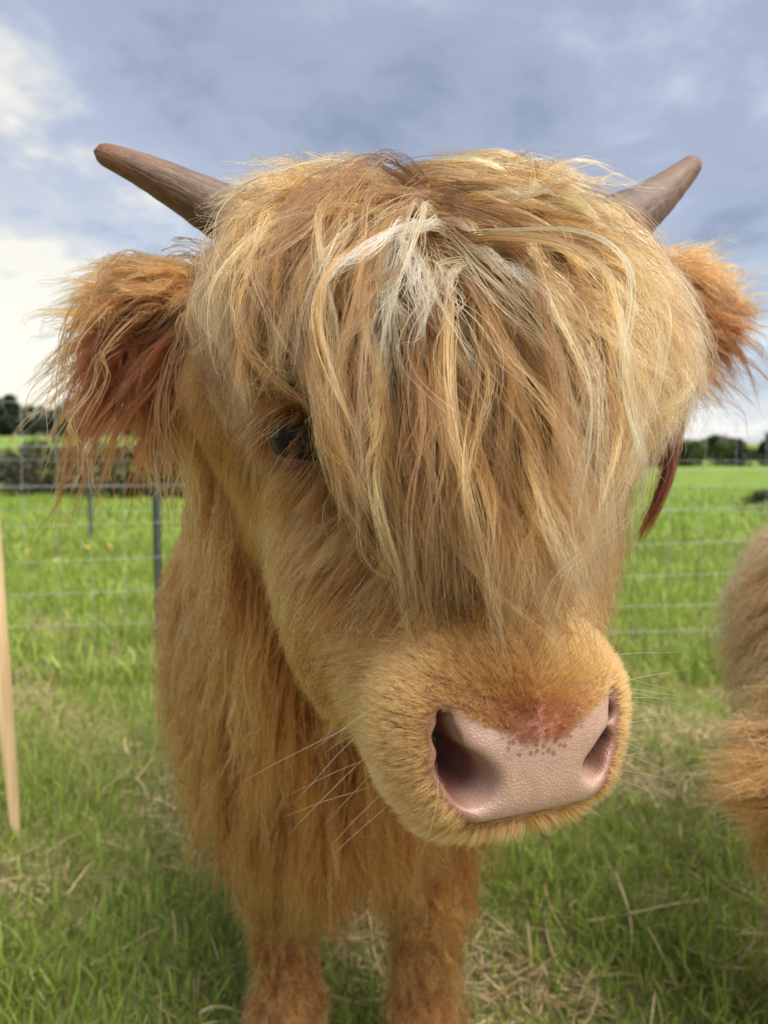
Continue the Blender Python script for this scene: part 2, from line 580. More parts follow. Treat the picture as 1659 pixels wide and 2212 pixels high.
BX = -0.075
def body_field(x, y, z):
    f = ell(x, y, z, (BX + 0.015, 1.06, 0.66), (0.190, 0.24, 0.24))              # chest
    f = smin(f, cap(x, y, z, (BX, 1.25, 0.70), (BX - 0.06, 1.95, 0.72), 0.235, 0.235), 0.15)   # barrel
    f = smin(f, ell(x, y, z, (BX - 0.06, 2.05, 0.74), (0.21, 0.22, 0.23)), 0.10)               # rump
    a = H(0, -0.30, 0.20)
    f = smin(f, cap(x, y, z, a, (BX + 0.02, 1.06, 0.76), 0.105, 0.175), 0.09)  # neck
    a = H(0, -0.26, 0.10)
    f = smin(f, cap(x, y, z, a, (BX, 0.98, 0.60), 0.06, 0.12), 0.09)       # throat and dewlap
    for lx, ly, back in ((-0.150, 1.10, 0), (0.062, 1.08, 0), (-0.24, 2.08, 1), (-0.02, 2.12, 1)):
        if not back:
            f = smin(f, cap(x, y, z, (lx + (0.02 if lx < 0 else -0.02), ly + 0.02, 0.56), (lx, ly, 0.34), 0.085, 0.046), 0.06)
            f = smin(f, ell(x, y, z, (lx, ly - 0.005, 0.31), (0.046, 0.048, 0.055)), 0.03)    # wrist
            f = smin(f, cap(x, y, z, (lx, ly, 0.31), (lx, ly, 0.12), 0.037, 0.034), 0.03)
            f = smin(f, ell(x, y, z, (lx, ly - 0.004, 0.105), (0.045, 0.048, 0.035)), 0.02)   # fetlock
            f = smin(f, cap(x, y, z, (lx, ly - 0.01, 0.10), (lx, ly - 0.03, 0.055), 0.036, 0.040), 0.02)
        else:
            f = smin(f, cap(x, y, z, (lx, ly - 0.05, 0.68), (lx, ly - 0.10, 0.45), 0.13, 0.075), 0.06)
            f = smin(f, cap(x, y, z, (lx, ly - 0.10, 0.45), (lx, ly + 0.06, 0.33), 0.065, 0.045), 0.04)
            f = smin(f, cap(x, y, z, (lx, ly + 0.06, 0.33), (lx, ly + 0.03, 0.06), 0.040, 0.038), 0.03)
    f = smin(f, cap(x, y, z, (BX - 0.07, 2.26, 0.86), (BX - 0.08, 2.33, 0.40), 0.03, 0.018), 0.03)   # tail
    return f

def ear_field(u, d, z):
    f = None
    for a, b_ in ((EAR_L0, EAR_L1), (EAR_R0, EAR_R1)):
        c = (a + b_) / 2
        # flattened leaf: two capsules beside one another
        g = cap(u, d, z, a, c + np.array([0, 0, 0.006]), 0.022, 0.034)
        g = smin(g, cap(u, d, z, c + np.array([0, 0, 0.004]), b_, 0.034, 0.013), 0.02)
        g = smax(g, -ell(u, d, z, c * 0.45 + b_ * 0.55 + np.array([0, 0.040, -0.012]), (0.050, 0.034, 0.022)), 0.01)
        f = g if f is None else np.minimum(f, g)
    return f

def calf_sdf(x, y, z):
    qx, qy, qz = x - N0[0], y - N0[1], z - N0[2]
    u = qx * U[0] + qy * U[1]
    d = qx * D[0] + qy * D[1]
    f = head_field(u, d, qz)
    f = smin(f, ear_field(u, d, qz), 0.025)
    f = smin(f, body_field(x, y, z), 0.05)
    return head_carve(f, u, d, qz)

def grad_of(sdf, p, e=0.0015):
    f = sdf(p[:, 0], p[:, 1], p[:, 2])
    g = np.stack([sdf(p[:, 0] + e, p[:, 1], p[:, 2]) - f,
                  sdf(p[:, 0], p[:, 1] + e, p[:, 2]) - f,
                  sdf(p[:, 0], p[:, 1], p[:, 2] + e) - f], -1)
    return f, unit(g)

nx_, ny_, nz_ = N0
ax = warp_axis([(-0.42, nx_ - 0.19, 0.007), (nx_ - 0.19, nx_ - 0.08, 0.003), (nx_ - 0.08, nx_ + 0.09, 0.0016), (nx_ + 0.09, nx_ + 0.20, 0.004), (nx_ + 0.20, 0.42, 0.007)])
ay = warp_axis([(0.33, 0.46, 0.0017), (0.46, 0.60, 0.0035), (0.60, 0.85, 0.006), (0.85, 2.42, 0.014)])
az = warp_axis([(0.0, 0.62, 0.010), (0.62, nz_ - 0.055, 0.005), (nz_ - 0.055, nz_ + 0.05, 0.0016), (nz_ + 0.05, nz_ + 0.20, 0.0032), (nz_ + 0.20, 1.26, 0.006)])
FLD = calf_sdf(ax[:, None, None], ay[None, :, None], az[None, None, :]).astype(np.float32)
CV, CF = surface_nets(FLD, ax, ay, az)
del FLD

def smoothstep(a, b_, v):
    t_ = np.clip((v - a) / (b_ - a), 0, 1)
    return t_ * t_ * (3 - 2 * t_)

def pad_mask(h):
    """1 on the bare skin of the nose, 0 on fur (head coordinates)."""
    u, d, z = h[:, 0], h[:, 1], h[:, 2]
    au = np.abs(u)
    top = 0.007 + np.clip(au - 0.008, 0, 1) * 0.48
    half = np.where(z > -0.006, 0.0555, 0.0555 - (-0.006 - z) * 0.60)
    m = smoothstep(0.003, -0.002, z - top) * smoothstep(0.004, -0.003, au - half) * smoothstep(-0.0355, -0.033, z) * smoothstep(-0.052, -0.046, d)
    return m

hC = toH(CV)
padm = pad_mask(hC)
skin = np.tile(np.array([0.17, 0.092, 0.048]), (len(CV), 1))
face_region = smoothstep(-0.45, -0.30, hC[:, 1])[:, None]
skin = skin * (1 - 0.0 * face_region)
# inside the ears and round the eye: bare brown-pink skin
for e in (EYE_L, EYE_R):
    de = np.linalg.norm(hC - e, axis=1)
    k = smoothstep(0.040, 0.026, de)[:, None]
    skin = skin * (1 - k) + k * np.array([0.12, 0.052, 0.034])
pink = np.array([0.37, 0.245, 0.19])
rim = np.array([0.20, 0.075, 0.055])
inner = smoothstep(0.012, 0.0, np.abs(np.hypot(np.abs(hC[:, 0]) - 0.047, hC[:, 2] - 0.0) - 0.0)) * 0
outer_n = smoothstep(0.044, 0.056, np.abs(hC[:, 0]) + np.clip(-hC[:, 2], 0, 1) * 0.45)[:, None]
deep = smoothstep(-0.012, -0.024, hC[:, 1])[:, None]
padc = pink * (1 - outer_n * 0.85) + rim * outer_n * 0.85
padc = padc * (1 - deep) + rim * deep
skin = skin * (1 - padm[:, None]) + padc * padm[:, None]
halo = (smoothstep(0.040, 0.014, hC[:, 2]) * smoothstep(0.030, 0.004, np.abs(hC[:, 0])) * smoothstep(-0.06, -0.03, hC[:, 1]))[:, None] * (1 - padm[:, None])
skin = skin * (1 - halo) + np.array([0.30, 0.165, 0.13]) * halo

m_skin, t, b = mat_new('calf_skin')
a = t.n('ShaderNodeAttribute'); a.attribute_name = 'Col'
pa = t.n('ShaderNodeAttribute'); pa.attribute_name = 'pad'
tcn = t.n('ShaderNodeTexCoord')
vor = t.n('ShaderNodeTexVoronoi', feature='DISTANCE_TO_EDGE'); vor.inputs['Scale'].default_value = 520
t.l(tcn.outputs['Object'], vor.inputs['Vector'])
cell_h = t.ramp(vor.outputs['Distance'], [(0.0, (0,) * 3), (0.25, (1,) * 3)])
fine = t.noise(tcn.outputs['Object'], 900, 3, 0.6)
blot = t.noise(tcn.outputs['Object'], 90, 5, 0.6)
c_a = t.mix(t.math('MULTIPLY', t.math('SUBTRACT', 1.0, cell_h), t.math('MULTIPLY', pa.outputs['Fac'], 0.26)), a.outputs['Color'], (0.24, 0.12, 0.09))
spots = t.n('ShaderNodeTexVoronoi', feature='F1'); spots.inputs['Scale'].default_value = 310
t.l(tcn.outputs['Object'], spots.inputs['Vector'])
sel = t.n('ShaderNodeSeparateColor'); t.l(spots.outputs['Color'], sel.inputs[0])
sa = t.n('ShaderNodeAttribute'); sa.attribute_name = 'spot'
dot = t.math('MULTIPLY', t.math('LESS_THAN', spots.outputs['Distance'], 0.48), t.math('LESS_THAN', sel.outputs[0], sa.outputs['Fac']))
c_b = t.mix(t.math('MULTIPLY', dot, 0.75), c_a, (0.17, 0.075, 0.06))
c_c = t.mix(t.math('MULTIPLY', t.ramp(blot, [(.45, (0,) * 3), (.7, (1,) * 3)]), 0.35), c_b, (0.26, 0.125, 0.095))
t.l(c_c, b.inputs['Base Color'])
t.l(t.math('ADD', t.math('MULTIPLY_ADD', pa.outputs['Fac'], -0.50, 0.80), t.math('MULTIPLY', blot, 0.22)), b.inputs['Roughness'])
t.l(t.math('MULTIPLY', pa.outputs['Fac'], t.math('MULTIPLY', blot, 0.7)), b.inputs['Coat Weight'])
b.inputs['Coat Roughness'].default_value = 0.22
b.inputs['Subsurface Weight'].default_value = 0.12
b.inputs['Subsurface Radius'].default_value = (0.006, 0.0025, 0.0015)
b.inputs['Subsurface Scale'].default_value = 0.6
bp = t.n('ShaderNodeBump'); bp.inputs['Distance'].default_value = 0.0009
t.l(t.math('MULTIPLY', pa.outputs['Fac'], 0.32), bp.inputs['Strength'])
t.l(t.math('ADD', cell_h, t.math('MULTIPLY', fine, 0.4)), bp.inputs['Height'])
t.l(bp.outputs[0], b.inputs['Normal'])

me = mesh_np('highland_calf', CV, CF, m_skin)
vcol(me, skin)
for nm, val in (('pad', padm), ('spot', smoothstep(-0.004, 0.012, hC[:, 2]) * smoothstep(0.03, 0.008, np.abs(hC[:, 0])) * padm * 1.0)):
    at_ = me.attributes.new(nm, 'FLOAT', 'POINT'); at_.data.foreach_set('value', val.astype(np.float32))
calf = add('highland_calf', me)
tag(calf, 'shaggy ginger Highland calf facing the camera with long forelock and two short horns', 'calf', 'Highland calves in the pasture')

# ------------------------------------------------------------------ hair machinery
def sample_surface(V, F, wts, n):
    """n random points on quads, density by per-vertex weight."""
    a_, b_, c_, d_ = (V[F[:, i]] for i in range(4))
    ar = 0.5 * np.linalg.norm(np.cross(c_ - a_, d_ - b_), axis=1)
    pr = ar * wts[F].mean(1)
    cs = np.cumsum(pr)
    f = np.searchsorted(cs, rng.random(n) * cs[-1])
    f = np.minimum(f, len(F) - 1)
    s, t_ = rng.random((2, n, 1))
    return (a_[f] * (1 - s) * (1 - t_) + b_[f] * s * (1 - t_) + c_[f] * s * t_ + d_[f] * (1 - s) * t_)

def tangent(v, n):
    return v - n * np.sum(v * n, -1, keepdims=True)

def grow(sdf, p0, n0, dir0, L, nseg, want, stiff, layer, wob, wfreq=1.0, collide=True, cling=None):
    n = len(p0)
    pts = np.zeros((n, nseg + 1, 3))
    p = p0.copy(); d = unit(dir0)
    pts[:, 0] = p
    step = (L / nseg)[:, None]
    ph = rng.random((n, 3, 2)) * 2 * math.pi
    fr = (0.6 + rng.random((n, 3))) * wfreq
    layer = np.broadcast_to(np.asarray(layer, float), (n,))
    for s in range(nseg):
        t_ = (s + 1) / nseg
        wn = np.stack([np.sin(ph[:, k, 0] + fr[:, k] * 6.28 * t_ * 1.5) for k in range(3)], -1)
        d = unit(d * (1 - stiff) + want(p, n0, t_) * stiff + wn * wob)
        p = p + d * step
        if collide:
            f, g = grad_of(sdf, p)
            lay = layer * min(1.0, t_ * 3.5)
            pen = np.clip(lay - f, 0, 0.06)[:, None]
            if cling is not None:                  # hair clings to the coat below and does not slide off sideways
                g2 = unit(g - cling * np.sum(g * cling, -1, keepdims=True) * 0.85)
                pen = np.minimum(pen / np.maximum(np.sum(g * g2, -1, keepdims=True), 0.35), 0.06)
                g = g2
            p = p + g * pen
            into = np.sum(d * g, -1, keepdims=True)
            d = np.where((pen > 0) & (into < 0), unit(d - g * into * 0.9), d)
        pts[:, s + 1] = p
    return pts

def clump(G, m, r0, tight, frizz, lmin=0.7, wave=0.0):
    """m children round every guide. r0 root radius; tight = share of it lost at the tip."""
    n, k, _ = G.shape
    t_ = np.linspace(0, 1, k)
    r0 = np.broadcast_to(np.asarray(r0, float), (n,))
    off = rng.normal(0, 0.6, (n, m, 1, 3)) * r0[:, None, None, None]
    prof = (1 - tight * t_ ** 0.7) + 0.25 * t_ ** 3
    C = np.repeat(G[:, None], m, 1)
    lf = rng.uniform(lmin, 1.0, (n, m))
    fi = t_[None, None] * lf[..., None] * (k - 1)
    i0 = np.minimum(fi.astype(int), k - 2)
    w_ = (fi - i0)[..., None]
    gi = np.arange(n)[:, None, None]
    C = G[gi, i0] * (1 - w_) + G[gi, i0 + 1] * w_
    ph = rng.random((n, m, 1, 3)) * 6.28
    fq = rng.uniform(1.0, 3.2, (n, m, 1, 3))
    fz = np.sin(ph + fq * 6.28 * t_[None, None, :, None]) * frizz * rng.gamma(1.2, 0.8, (n, m, 1, 1)) * (t_ ** 0.8)[None, None, :, None]
    C = C + off * prof[None, None, :, None] + fz
    return C.reshape(n * m, k, 3)

def hair_obj(name, pts, rad, cols, mat, parent, tip=0.25):
    n, k, _ = pts.shape
    hc = bpy.data.hair_curves.new(name)
    hc.add_curves([k] * n)
    hc.attributes['position'].data.foreach_set('vector', pts.astype(np.float32).ravel())
    ra = hc.attributes.get('radius') or hc.attributes.new('radius', 'FLOAT', 'POINT')
    t_ = np.linspace(0, 1, k)
    prof = np.minimum(1, 1.0 - (1 - tip) * np.clip((t_ - 0.35) / 0.65, 0, 1) ** 1.5)
    rr = np.broadcast_to(np.asarray(rad, float), (n,))[:, None] * prof[None]
    ra.data.foreach_set('value', rr.astype(np.float32).ravel())
    ca = hc.attributes.new('Col', 'FLOAT_COLOR', 'CURVE')
    c4 = np.ones((n, 4), np.float32); c4[:, :3] = np.clip(cols, 0.004, 0.95)
    ca.data.foreach_set('color', c4.ravel())
    hc.materials.append(mat)
    o = add(name, hc, parent)
    o['kind'] = 'stuff'
    return o

GZ = np.array([0, 0, -1.0])
Z3 = np.array([0, 0, 1.0])
TAN = np.array([0.63, 0.382, 0.195])
PALE = np.array([0.79, 0.548, 0.305])
GINGER = np.array([0.53, 0.305, 0.142])
RUST = np.array([0.31, 0.135, 0.060])
CREAM = np.array([0.86, 0.78, 0.62])

def mixc(a, b_, f):
    f = np.asarray(f)[..., None]
    return a * (1 - f) + b_ * f

def jitter(c, n, amt=0.18):
    return c * np.exp(rng.normal(0, amt, (n, 1)))

def bez(pts, n):
    pts = np.array(pts); q = np.linspace(0, 1, n)[:, None]
    a_, b_, c_, d_ = pts
    return a_ * (1 - q) ** 3 + 3 * b_ * q * (1 - q) ** 2 + 3 * c_ * q * q * (1 - q) + d_ * q ** 3

# --- short coat of the face
hw = hC
on_head = smoothstep(-0.36, -0.28, hw[:, 1])
dL = np.minimum(np.linalg.norm(hw - EYE_L, axis=1), np.linalg.norm(hw - EYE_R, axis=1))
eyefree = smoothstep(0.024, 0.032, dL)
earzone = smoothstep(0.120, 0.150, np.abs(hw[:, 0])) * smoothstep(-0.12, -0.2, hw[:, 1])
muz = smoothstep(-0.125, -0.085, hw[:, 1]) * smoothstep(0.085, 0.050, hw[:, 2])
carved = head_field(hC[:, 0], hC[:, 1], hC[:, 2]) < -0.0012

def face_want(p, n0, t_):
    h = toH(p)
    _, n = grad_of(calf_sdf, p)
    # hair runs down the bridge and sweeps out and back over the cheeks
    side = np.sign(h[:, 0]) * smoothstep(0.015, 0.075, np.abs(h[:, 0]))
    v = (U[None] * (side * 0.75)[:, None] + D[None] * (0.45 - 0.75 * np.abs(side))[:, None] + GZ[None] * 0.95)
    return unit(tangent(v, n) + n * 0.12)

wt = on_head * (1 - muz) * eyefree * ~carved * (1 - 0.7 * earzone) * (hw[:, 2] < 0.33)
p0 = sample_surface(CV, CF, wt, 13000)
_, n0 = grad_of(calf_sdf, p0)
h0 = toH(p0)
low = smoothstep(0.05, 0.14, h0[:, 2])
L = 0.016 + 0.030 * low + 0.018 * rng.random(len(p0))
d0 = face_want(p0, n0, 0) + n0 * 0.45 + rng.normal(0, 0.16, p0.shape)
G = grow(calf_sdf, p0, n0, d0, L, 6, face_want, 0.35, 0.0025 + 0.004 * rng.random(len(p0)), 0.07)
ch = clump(G, 9, 0.0045, 0.72, 0.0014)
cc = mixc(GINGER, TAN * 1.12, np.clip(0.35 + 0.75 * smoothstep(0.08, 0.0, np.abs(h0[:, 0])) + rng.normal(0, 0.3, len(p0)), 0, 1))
cc = cc * np.exp(rng.normal(-0.05, 0.2, (len(p0), 1))) * (1 - 0.45 * smoothstep(0.13, 0.20, h0[:, 2]) * smoothstep(-0.105, -0.085, h0[:, 0]))[:, None]  # undercoat beneath the forelock darkened, deepening the shade between its locks
cc = np.repeat(cc, 9, 0)
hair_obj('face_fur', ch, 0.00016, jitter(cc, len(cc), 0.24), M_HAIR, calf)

# --- very short fur of the muzzle
def muz_want(p, n0, t_):
    h = toH(p)
    _, n = grad_of(calf_sdf, p)
    side = np.sign(h[:, 0])
    v = U[None] * (side * (0.35 + 8 * np.abs(h[:, 0])))[:, None] + D[None] * (-0.35) + Z3[None] * (np.clip((h[:, 2] - 0.006) * 22, -0.5, 0.35) * smoothstep(-0.085, -0.045, h[:, 1]) - 0.55 * smoothstep(-0.045, -0.085, h[:, 1]))[:, None] - D[None] * (0.5 * smoothstep(-0.045, -0.085, h[:, 1]))[:, None]
    return unit(tangent(v, n) + n * 0.5)
wm = muz * (1 - padm) * (padm < 0.75) * ~carved
p0 = sample_surface(CV, CF, wm, 34000)
f0, n0 = grad_of(calf_sdf, p0)
h0 = toH(p0)
near = np.clip(pad_mask(h0 - np.array([0, 0, 0.012])) + pad_mask(h0 + np.array([0, 0, 0.0])), 0, 1)
L = (0.0055 + 0.0045 * rng.random(len(p0))) * (1 - 0.45 * near) + 0.008 * smoothstep(-0.05, -0.10, h0[:, 1])
chin = (h0[:, 2] < -0.038)
L = np.where(chin, L + 0.006, L)
d0 = muz_want(p0, n0, 0) + n0 * 0.5 + rng.normal(0, 0.15, p0.shape)
G = grow(calf_sdf, p0, n0, d0, L, 4, muz_want, 0.3, 0.0008, 0.05)
ch = clump(G, 3, 0.0012, 0.3, 0.0003)
cc = mixc(np.array([0.62, 0.41, 0.235]), PALE, np.clip(0.25 + rng.normal(0, 0.25, len(p0)), 0, 1))
redf = smoothstep(0.042, 0.012, h0[:, 2]) * smoothstep(0.036, 0.010, np.abs(h0[:, 0])) * (h0[:, 2] > 0)
cc = mixc(cc, np.array([0.34, 0.19, 0.145]), redf * 0.75)
cc = np.repeat(cc, 3, 0)
hair_obj('muzzle_fur', ch, 0.00013, jitter(cc, len(cc)), M_FUR, calf)

# --- forelock: long wavy locks from the poll over the face
hv = hC + np.stack([SHEAR * np.minimum(hC[:, 1] + 0.03, 0), 0 * hC[:, 0], 0 * hC[:, 0]], -1)
fore = smoothstep(0.195, 0.245, hv[:, 2]) * smoothstep(-0.36, -0.30, hv[:, 1]) * smoothstep(0.165, 0.14, np.abs(hv[:, 0]))
fore *= np.where(hv[:, 2] > 0.28, 1.3, 1.0) * (1 + 2.2 * smoothstep(0.10, 0.05, np.abs(hv[:, 0] - 0.01)) * smoothstep(-0.26, -0.20, hv[:, 1]) + 1.2 * smoothstep(-0.07, -0.10, hv[:, 0]) * smoothstep(0.30, 0.26, hv[:, 2]))
def hit(px, py):
    """First point of the calf's skin on the line of sight through a pixel of the photograph."""
    dd = 0.25
    for _ in range(90):
        q = P(px, py, dd)
        dd += 0.7 * max(0.0, float(calf_sdf(*[np.array([v]) for v in q])[0]))
    return P(px, py, dd)
WH = toH(hit(935, 650))
WHU = WH[0] + SHEAR * (WH[1] + 0.03)
def fore_want_factory(fan, down, drift):
    def f(p, n0, t_):
        k = min(1.0, 0.25 + 1.1 * t_)
        h = toH(p)
        us = h[:, 0] + SHEAR * np.minimum(h[:, 1] + 0.03, 0)
        return unit(fan * (1 - k) + (down + U[None] * np.clip((drift - us) * 3.5, -0.35, 0.35)[:, None]) * k)
    return f

def forelock(n, lay_lo, lay_hi, len_mul, subs, kids, r0, dark, wave, wob=0.07, tier=0.3, seg=20):
    wz = fore
    if lay_hi > 0.01:                       # the whorl itself lies open
        wz = fore * (1 - 0.85 * np.exp(-((hv[:, 0] - WHU + 0.012) / 0.040) ** 2) * smoothstep(WH[2] - 0.05, WH[2] - 0.02, hC[:, 2]))
    p0 = sample_surface(CV, CF, wz, n)
    _, n0 = grad_of(calf_sdf, p0)
    h0 = toH(p0)
    u, d, z = h0.T
    u = u + SHEAR * np.minimum(d + 0.03, 0)
    up = smoothstep(0.26, 0.36, z)                       # crown of the head
    sidew = np.where(u < 0, np.clip(u * 5, -0.6, 0), np.clip(u * 6, 0, 0.8)) + rng.normal(0, 0.28, n)
    part = up * np.where(u + rng.normal(0, 0.012, n) < WHU, -1, 1) * smoothstep(0.10, 0.02, np.abs(u - WHU))
    sidew = sidew + part * 1.5
    fan = unit(U[None] * sidew[:, None] + D[None] * (0.9 - 0.5 * np.abs(np.clip(u * 9, -1, 1)))[:, None] + Z3[None] * (-0.35 + 0.34 * up)[:, None])
    down = unit(GZ[None] + U[None] * (np.where(u < 0, np.clip(-u * 1.6, 0, 0.10), np.where(u < 0.09, np.clip(-u * 1.6, -0.14, 0), np.clip((u - 0.09) * 2, 0, 0.06))) + rng.normal(0, 0.11, n))[:, None] + D[None] * (0.06 + 0.12 * (np.abs(u) < 0.08))[:, None])
    # the locks reach the nose in the middle, stop at the eye on the left and at the jaw on the right
    tip_z = 0.015 + np.where(u < 0, 0.09 * smoothstep(0.012, 0.070, -u), 0.09 * smoothstep(0.07, 0.125, u))
    L = np.clip(z - tip_z, 0.035, 1) * 1.62 + 0.09 * up + 0.03
    L = np.clip(L * np.where(rng.random(n) < tier, rng.uniform(0.30, 0.62, n), rng.uniform(0.7, 1.1, n)) * len_mul, 0.05, 0.62)
    L = L * (1 - 0.35 * up * smoothstep(0.07, 0.0, np.abs(u - WHU)))
    # every lock heads for its own line down the face: most keep to the width of the face
    drift = np.clip(u * 0.8, -0.085, 0.125) + rng.normal(0, 0.026, n) + sidew * 0.012 + part * 0.055
    lay = rng.uniform(lay_lo, lay_hi, n)
    G = grow(calf_sdf, p0, n0, fan + n0 * 0.12 + rng.normal(0, 0.14, (n, 3)), L, seg, fore_want_factory(fan, down, drift), 0.30, lay, wob, 1.0, cling=U)
    t_ = np.linspace(0, 1, seg + 1)[None, :, None]
    ph = rng.random((n, 1, 1)) * 6.28
    fr = rng.uniform(1.0, 2.3, (n, 1, 1)) * (L / 0.3)[:, None, None]
    amp = wave * rng.gamma(2.0, 0.5, (n, 1, 1)) * np.minimum(1, t_ * 1.6)
    G = G + U[None, None] * np.sin(ph + fr * 6.28 * t_) * amp + D[None, None] * (0.5 + 0.5 * np.sin(ph * 2.3 + fr * 6.28 * t_)) * amp * 0.8
    # trim every lock at the hem the calf's fringe has, uneven from lock to lock
    gx_, gy_ = pix(G)
    hem = 55 + np.interp(gx_, [400, 430, 500, 560, 600, 640, 690, 740, 800, 860, 950, 1150, 1320, 1350, 1420, 1500, 1545],
                    [700, 790, 870, 920, 850, 850, 990, 1150, 1190, 1310, 1425, 1480, 1430, 1060, 930, 900, 850])
    rag = rng.normal(0, 1, (n, 1))
    crest = np.interp(gx_, [420, 560, 740, 900, 960, 1100, 1200, 1300, 1400, 1480, 1550], [400, 362, 315, 285, 285, 340, 395, 445, 525, 635, 760])
    outside = (gy_ < crest - np.abs(rng.normal(0, 12, (n, 1))) - 4) | (gy_ > hem + np.where(rag > 0, rag * 22, rag * 60)) | (gx_ < 425 + rng.normal(0, 22, (n, 1))) | (gx_ > 1520 + rng.normal(0, 50, (n, 1)))
    outside[:, :3] = False
    # cream locks spring from round the whorl and are shorter
    wx_, wy_ = gx_[:, 4], gy_[:, 4]
    white = np.exp(-((wx_ - 870) / 140) ** 2 - ((wy_ - 550) / 135) ** 2) + 0.8 * np.exp(-((wx_ - 1110) / 40) ** 2 - ((wy_ - 600) / 80) ** 2)
    white = np.clip(white * 1.5 - 0.35, 0, 1) * (lay > 0.002)
    white = np.where(rng.random(n) < 0.85, white, 0)
    outside |= (white > 0.35)[:, None] & (gy_ > 850 + rng.normal(0, 75, (n, 1)))
    # the eye looks out from under the hem
    outside |= (((gx_ - 628) / 62) ** 2 + ((gy_ - 950) / 62) ** 2 < 1) & (rng.random((n, 1)) < 0.93)
    outside[:, :3] = False
    first = np.where(outside.any(1), outside.argmax(1), seg + 1) - 1
    fl = np.clip(first / seg, 0.12, 1.0)[:, None] * np.linspace(0, 1, seg + 1)[None] * seg
    i0 = np.minimum(fl.astype(int), seg - 1)
    fr_ = (fl - i0)[..., None]
    G = G[np.arange(n)[:, None], i0] * (1 - fr_) + G[np.arange(n)[:, None], i0 + 1] * fr_
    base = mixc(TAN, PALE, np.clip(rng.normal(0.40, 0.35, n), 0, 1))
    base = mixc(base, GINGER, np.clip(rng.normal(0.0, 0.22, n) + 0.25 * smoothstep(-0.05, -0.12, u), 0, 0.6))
    base = mixc(base, CREAM, white) * (1 - dark * (white < 0.3))[:, None]  # darker undercoat, which also paints shade into gaps between locks
    G2 = clump(G, subs, r0 * rng.uniform(0.4, 2.0, n), 0.70, 0.0030, 0.78)
    C = clump(G2, kids, r0 * 0.42 * np.repeat(rng.uniform(0.6, 1.4, n), subs), 0.40, 0.0016, 0.78)
    c2 = np.repeat(base, subs, 0) * np.exp(rng.normal(0, 0.27, (n * subs, 1)))
    return C, np.repeat(c2, kids, 0)

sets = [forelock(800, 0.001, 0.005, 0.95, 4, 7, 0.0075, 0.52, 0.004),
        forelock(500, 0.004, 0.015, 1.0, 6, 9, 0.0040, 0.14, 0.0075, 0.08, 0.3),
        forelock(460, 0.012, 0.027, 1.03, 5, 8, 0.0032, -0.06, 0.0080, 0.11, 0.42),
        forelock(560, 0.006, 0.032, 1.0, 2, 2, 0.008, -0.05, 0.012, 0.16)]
def collar(sgn, n, l0, l1):
    """Hair of the poll that sweeps out sideways over the root of a horn."""
    wt_ = np.exp(-((hv[:, 0] - sgn * 0.075) / 0.028) ** 2) * smoothstep(0.235, 0.275, hC[:, 2]) * smoothstep(-0.36, -0.31, hC[:, 1])
    p0 = sample_surface(CV, CF, wt_, n)
    _, n0 = grad_of(calf_sdf, p0)
    dirs = unit(U[None] * sgn + Z3[None] * rng.normal(0.16, 0.16, n)[:, None] + D[None] * rng.normal(0.30, 0.2, n)[:, None])
    end = unit(U[None] * sgn * 1.0 + GZ[None] * (0.75 + 0.3 * rng.normal(0, 1, n))[:, None] + D[None] * 0.2)
    G = grow(calf_sdf, p0, n0, dirs + n0 * 0.25, rng.uniform(l0, l1, n), 20, lambda p, n_, q: unit(dirs * (1 - q) + end * q), 0.3, 0.012 + 0.022 * rng.random(n), 0.09)
    G2 = clump(G, 5, 0.0045, 0.65, 0.003, 0.6)
    C = clump(G2, 7, 0.0018, 0.4, 0.0015, 0.65)
    base = mixc(TAN, PALE, np.clip(rng.normal(0.35, 0.35, n), 0, 1))
    return C, np.repeat(mixc(base, GINGER, np.clip(rng.normal(0.1, 0.25, n), 0, 0.7)), 35, 0)
sets.append(collar(-1, 150, 0.05, 0.12))
sets.append(collar(1, 150, 0.06, 0.15))
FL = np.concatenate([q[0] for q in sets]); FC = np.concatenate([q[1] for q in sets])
hair_obj('forelock', FL, 0.00018 * rng.uniform(0.6, 1.4, len(FL)), jitter(FC, len(FC), 0.17), M_HAIR, calf)

